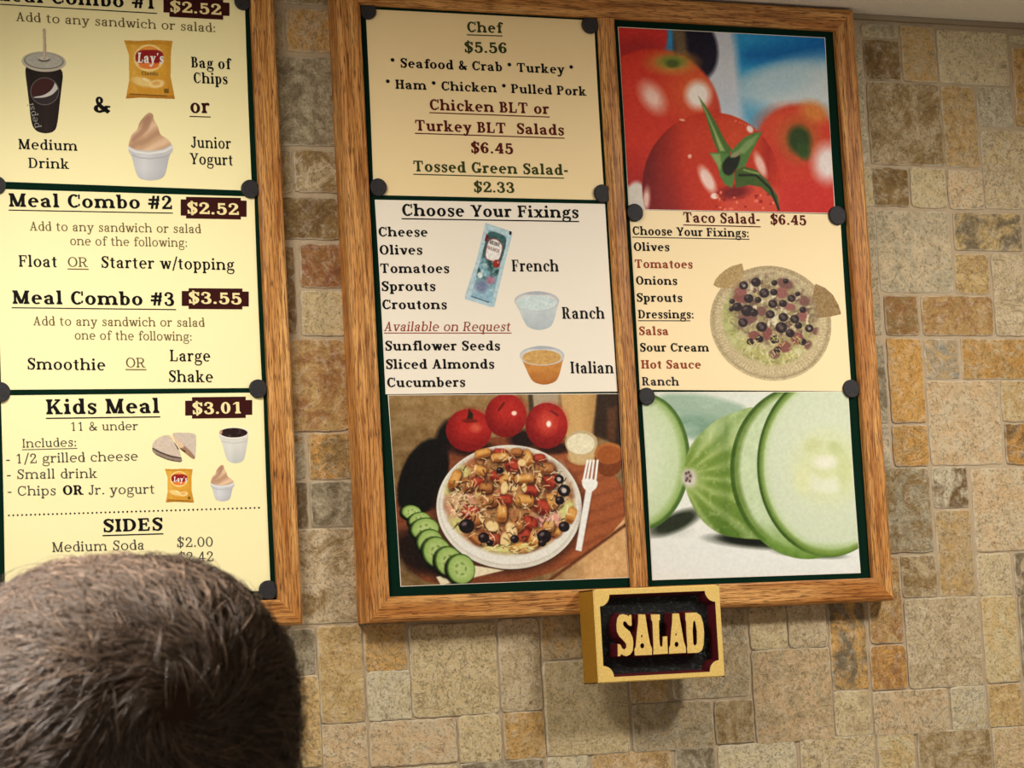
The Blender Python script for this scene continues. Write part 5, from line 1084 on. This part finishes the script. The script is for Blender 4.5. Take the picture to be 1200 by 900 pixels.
for sx in (1, -1):
    b.ell((sx*.175, -.01, -.262), (.062, .062, .062))
    b.tube([(sx*.18, -.01, -.27), (sx*.215, -.02, -.42), (sx*.225, -.02, -.56), (sx*.228, .005, -.70), (sx*.228, .025, -.80)], [.055, .050, .042, .037, .028])
    b.ell((sx*.228, .035, -.845), (.019, .042, .052))
    for k, (dy, L) in enumerate(((-.030+.035, .070), (-.011+.038, .082), (.009+.038, .078), (.028+.036, .062))): b.tube([(sx*.228, dy, -.87), (sx*.226, dy+.004, -.89-L*.35), (sx*.218, dy+.010, -.89-L*.7), (sx*.205, dy+.014, -.89-L)], [.0095, .009, .0085, .0075], 10)
    b.tube([(sx*.222, .062, -.83), (sx*.212, .082, -.862), (sx*.205, .086, -.89)], [.012, .010, .0085], 10)
    b.tube([(sx*.085, 0, -.80), (sx*.092, .005, -1.0), (sx*.095, .010, gz+.50), (sx*.096, -.004, gz+.30), (sx*.098, -.012, gz+.09)], [.092, .084, .062, .058, .040])
    b.tube([(sx*.098, -.04, gz+.04), (sx*.104, .06, gz+.035), (sx*.11, .15, gz+.025)], [.036, .034, .022])
skin = material('skin', (196, 142, 112), 0.5, 0.35); bsdf(skin).inputs['Subsurface Weight'].default_value = .08; bsdf(skin).inputs['Subsurface Radius'].default_value = (.01, .004, .002)
b.build('body', skin, .0058)
b = Blob()
b.loft([(0, -.005, -.90, .185, .14), (0, 0, -.74, .182, .134), (0, 0, -.62, .162, .122), (0, 0, -.48, .172, .130), (0, -.005, -.34, .19, .132), (0, -.012, -.245, .178, .102), (0, -.018, -.195, .118, .08), (0, -.020, -.165, .08, .072)])
for sx in (1, -1): b.ell((sx*.178, -.01, -.262), (.072, .074, .07)); b.tube([(sx*.18, -.01, -.27), (sx*.212, -.02, -.40), (sx*.222, -.02, -.49)], [.066, .064, .062])
cl = b.build('shirt', speckle('navy_cotton', (40, 46, 62), (50, 56, 74), 900, 0.9, 0.1), .010); cl['label'] = 'dark t-shirt'
b = Blob(); b.loft([(0, 0, -.98, .17, .13), (0, 0, -.88, .172, .13), (0, 0, -.80, .168, .126)])
for sx in (1, -1): b.tube([(sx*.088, 0, -.88), (sx*.096, .005, -1.05), (sx*.098, .010, gz+.50), (sx*.1, .0, gz+.30), (sx*.102, -.008, gz+.06)], [.100, .098, .080, .074, .068])
cl = b.build('trousers', speckle('denim', (44, 58, 84), (58, 74, 102), 1200, 0.9, 0.1), .010); cl['label'] = 'blue trousers'
b = Blob()
for sx in (1, -1): b.tube([(sx*.098, -.055, gz+.048), (sx*.104, .06, gz+.046), (sx*.11, .165, gz+.038)], [.046, .046, .034])
b.build('shoes', material('grey_canvas', (90, 90, 92), .8, .2), .009)

# hair: a scalp cap and short strands that swirl out from the crown
hm = material('brown_hair', (66, 44, 30), 0.48, 0.42)
tc = nd(hm, 'ShaderNodeVertexColor', layer_name='col'); ln(hm, tc.outputs[0], bsdf(hm).inputs['Base Color'])
NS = 56000
SE = 2.4; ez = np.array([.085, .098, .0765]); ct, st_ = math.cos(TILT), math.sin(TILT)
def unt(P): x, y, z = P.T; return np.stack([x, y*ct-z*st_, y*st_+z*ct], 1)
g = RNG.normal(size=(NS*4, 3)); g /= np.linalg.norm(g, axis=1)[:, None]
line_ = np.where(g[:, 1] > .0, .30+.45*np.clip(g[:, 1], 0, 1), -.62-.25*np.clip(-g[:, 1], 0, 1))   # hairline: high in front, nape behind
side = (np.abs(g[:, 0]) > .6) & (g[:, 1] > -.25); line_ = np.where(side, np.maximum(line_, -.62), line_)
g = g[g[:, 2] > line_][:NS]; NS = len(g)
crown = np.array([.20, -.90, .34]); crown /= np.linalg.norm(crown)
def se(q): return (np.abs(q)**SE).sum(1)**(1/SE)
def sn(p): q = p/ez; return np.sign(q)*np.abs(q)**(SE-1)/ez
root = g/se(g)[:, None]*ez; nrm = sn(root); nrm /= np.linalg.norm(nrm, axis=1)[:, None]
away = g-crown; away -= (away*nrm).sum(1)[:, None]*nrm; dist = np.linalg.norm(g-crown, axis=1); away /= (np.linalg.norm(away, axis=1)[:, None]+1e-6)
swirl = np.cross(nrm, away); near = np.exp(-(dist/.30)**2)[:, None]; fl = away*(1-near*1.45)+swirl*((.5*np.exp(-dist*1.6))[:, None]+near*.9)
cx_, cy_, cz_ = g.T
clump = np.stack([fbm(cx_*15+3*k, cy_*12+cz_*15+7*k, 50+k, 3)-.5 for k in range(3)], 1); fine = RNG.normal(size=(NS, 3))
fl = fl+clump*2.6*(1-.6*near)+fine*.13*(1-.6*near); fl -= (fl*nrm).sum(1)[:, None]*nrm; fl /= np.linalg.norm(fl, axis=1)[:, None]
lift = .16+.36*(vnoise(cx_*15+5, cy_*13+cz_*15, 77)-.3)+RNG.uniform(-.07, .07, NS); lift = np.clip(lift, .08, .6)*(1-.75*near[:, 0])*np.clip((cz_+.9)/.9, .25, 1)
Ls = (.030+.012*np.clip(cz_, -1, 1)+.008*RNG.random(NS))*np.clip((cz_+1.0)/.7, .35, 1)*(1-.45*near[:, 0])
SEG, K = 6, 3; pos = root-nrm*.002; ring = []
d = nrm*lift[:, None]+fl; d /= np.linalg.norm(d, axis=1)[:, None]; curl = RNG.normal(size=(NS, 3))*.06
for s in range(SEG):
    t = s/(SEG-1); ring.append((pos.copy(), d.copy(), (1-.75*t**1.5)))
    nn = sn(pos); nn /= np.linalg.norm(nn, axis=1)[:, None]; h = (se(pos/ez)-1)*.085
    d = d-nn*(.42*(1-.4*lift))[:, None]*(h[:, None] > .001)+curl+np.array([0, 0, -.05]); dd = (d*nn).sum(1); d = d+nn*(np.clip(.02-dd, 0, 1)*(h < .0015))[:, None]; d /= np.linalg.norm(d, axis=1)[:, None]
    pos = pos+d*(Ls/(SEG-1))[:, None]
rad = .00030*(.75+.5*RNG.random(NS)); V = np.empty((NS, SEG, K, 3))
for s, (p, d, w) in enumerate(ring):
    u = np.cross(d, np.array([.31, .52, .79])); u /= np.linalg.norm(u, axis=1)[:, None]; v = np.cross(d, u)
    for k in range(K): a = 2*math.pi*k/K; V[:, s, k] = p+(u*math.cos(a)+v*math.sin(a))*(rad*w)[:, None]
V = unt(V.reshape(-1, 3)); FR = np.array(FACE); V = V@FR.T+hc
ii = np.arange(NS*SEG*K).reshape(NS, SEG, K); F = np.stack([ii[:, :-1], np.roll(ii, -1, 2)[:, :-1], np.roll(ii, -1, 2)[:, 1:], ii[:, 1:]], -1).reshape(-1, 4)
base = lin((96, 77, 62)); tone = (.45+1.0*vnoise(cx_*16, cy_*16+cz_*14, 91))*(.8+.4*RNG.random(NS)); tone *= np.where(RNG.random(NS) < .12, 2.2, .85); C = np.repeat((tone[:, None]*base), SEG*K, 0)
hair = pfix(big_mesh('hair', V, F, hm, None, C)); hair['label'] = 'short tousled brown hair'; hair['kind'] = 'stuff'
# dark scalp under the strands
gg = []; 
sb = bmesh.new(); bmesh.ops.create_uvsphere(sb, u_segments=64, v_segments=40, radius=1)
kill = [v for v in sb.verts if v.co.z < ((.30+.45*max(v.co.y, 0)) if v.co.y > 0 else (-.62-.25*max(-v.co.y, 0))) or (abs(v.co.x) > .6 and v.co.y > -.25 and v.co.z < -.62)]
bmesh.ops.delete(sb, geom=kill, context='VERTS')
for v in sb.verts: p = np.array(v.co); p = p/se(p[None])[0]*(ez*1.005); q = unt(p[None])[0]; v.co = Vector(L2W(q))
me = bpy.data.meshes.new('scalp'); sb.to_mesh(me); sb.free(); me.materials.append(material('hair_undercoat', (52, 36, 26), .8, .1)); so = bpy.data.objects.new('scalp', me); COL.objects.link(so)
for f in me.polygons: f.use_smooth = True
pfix(so)
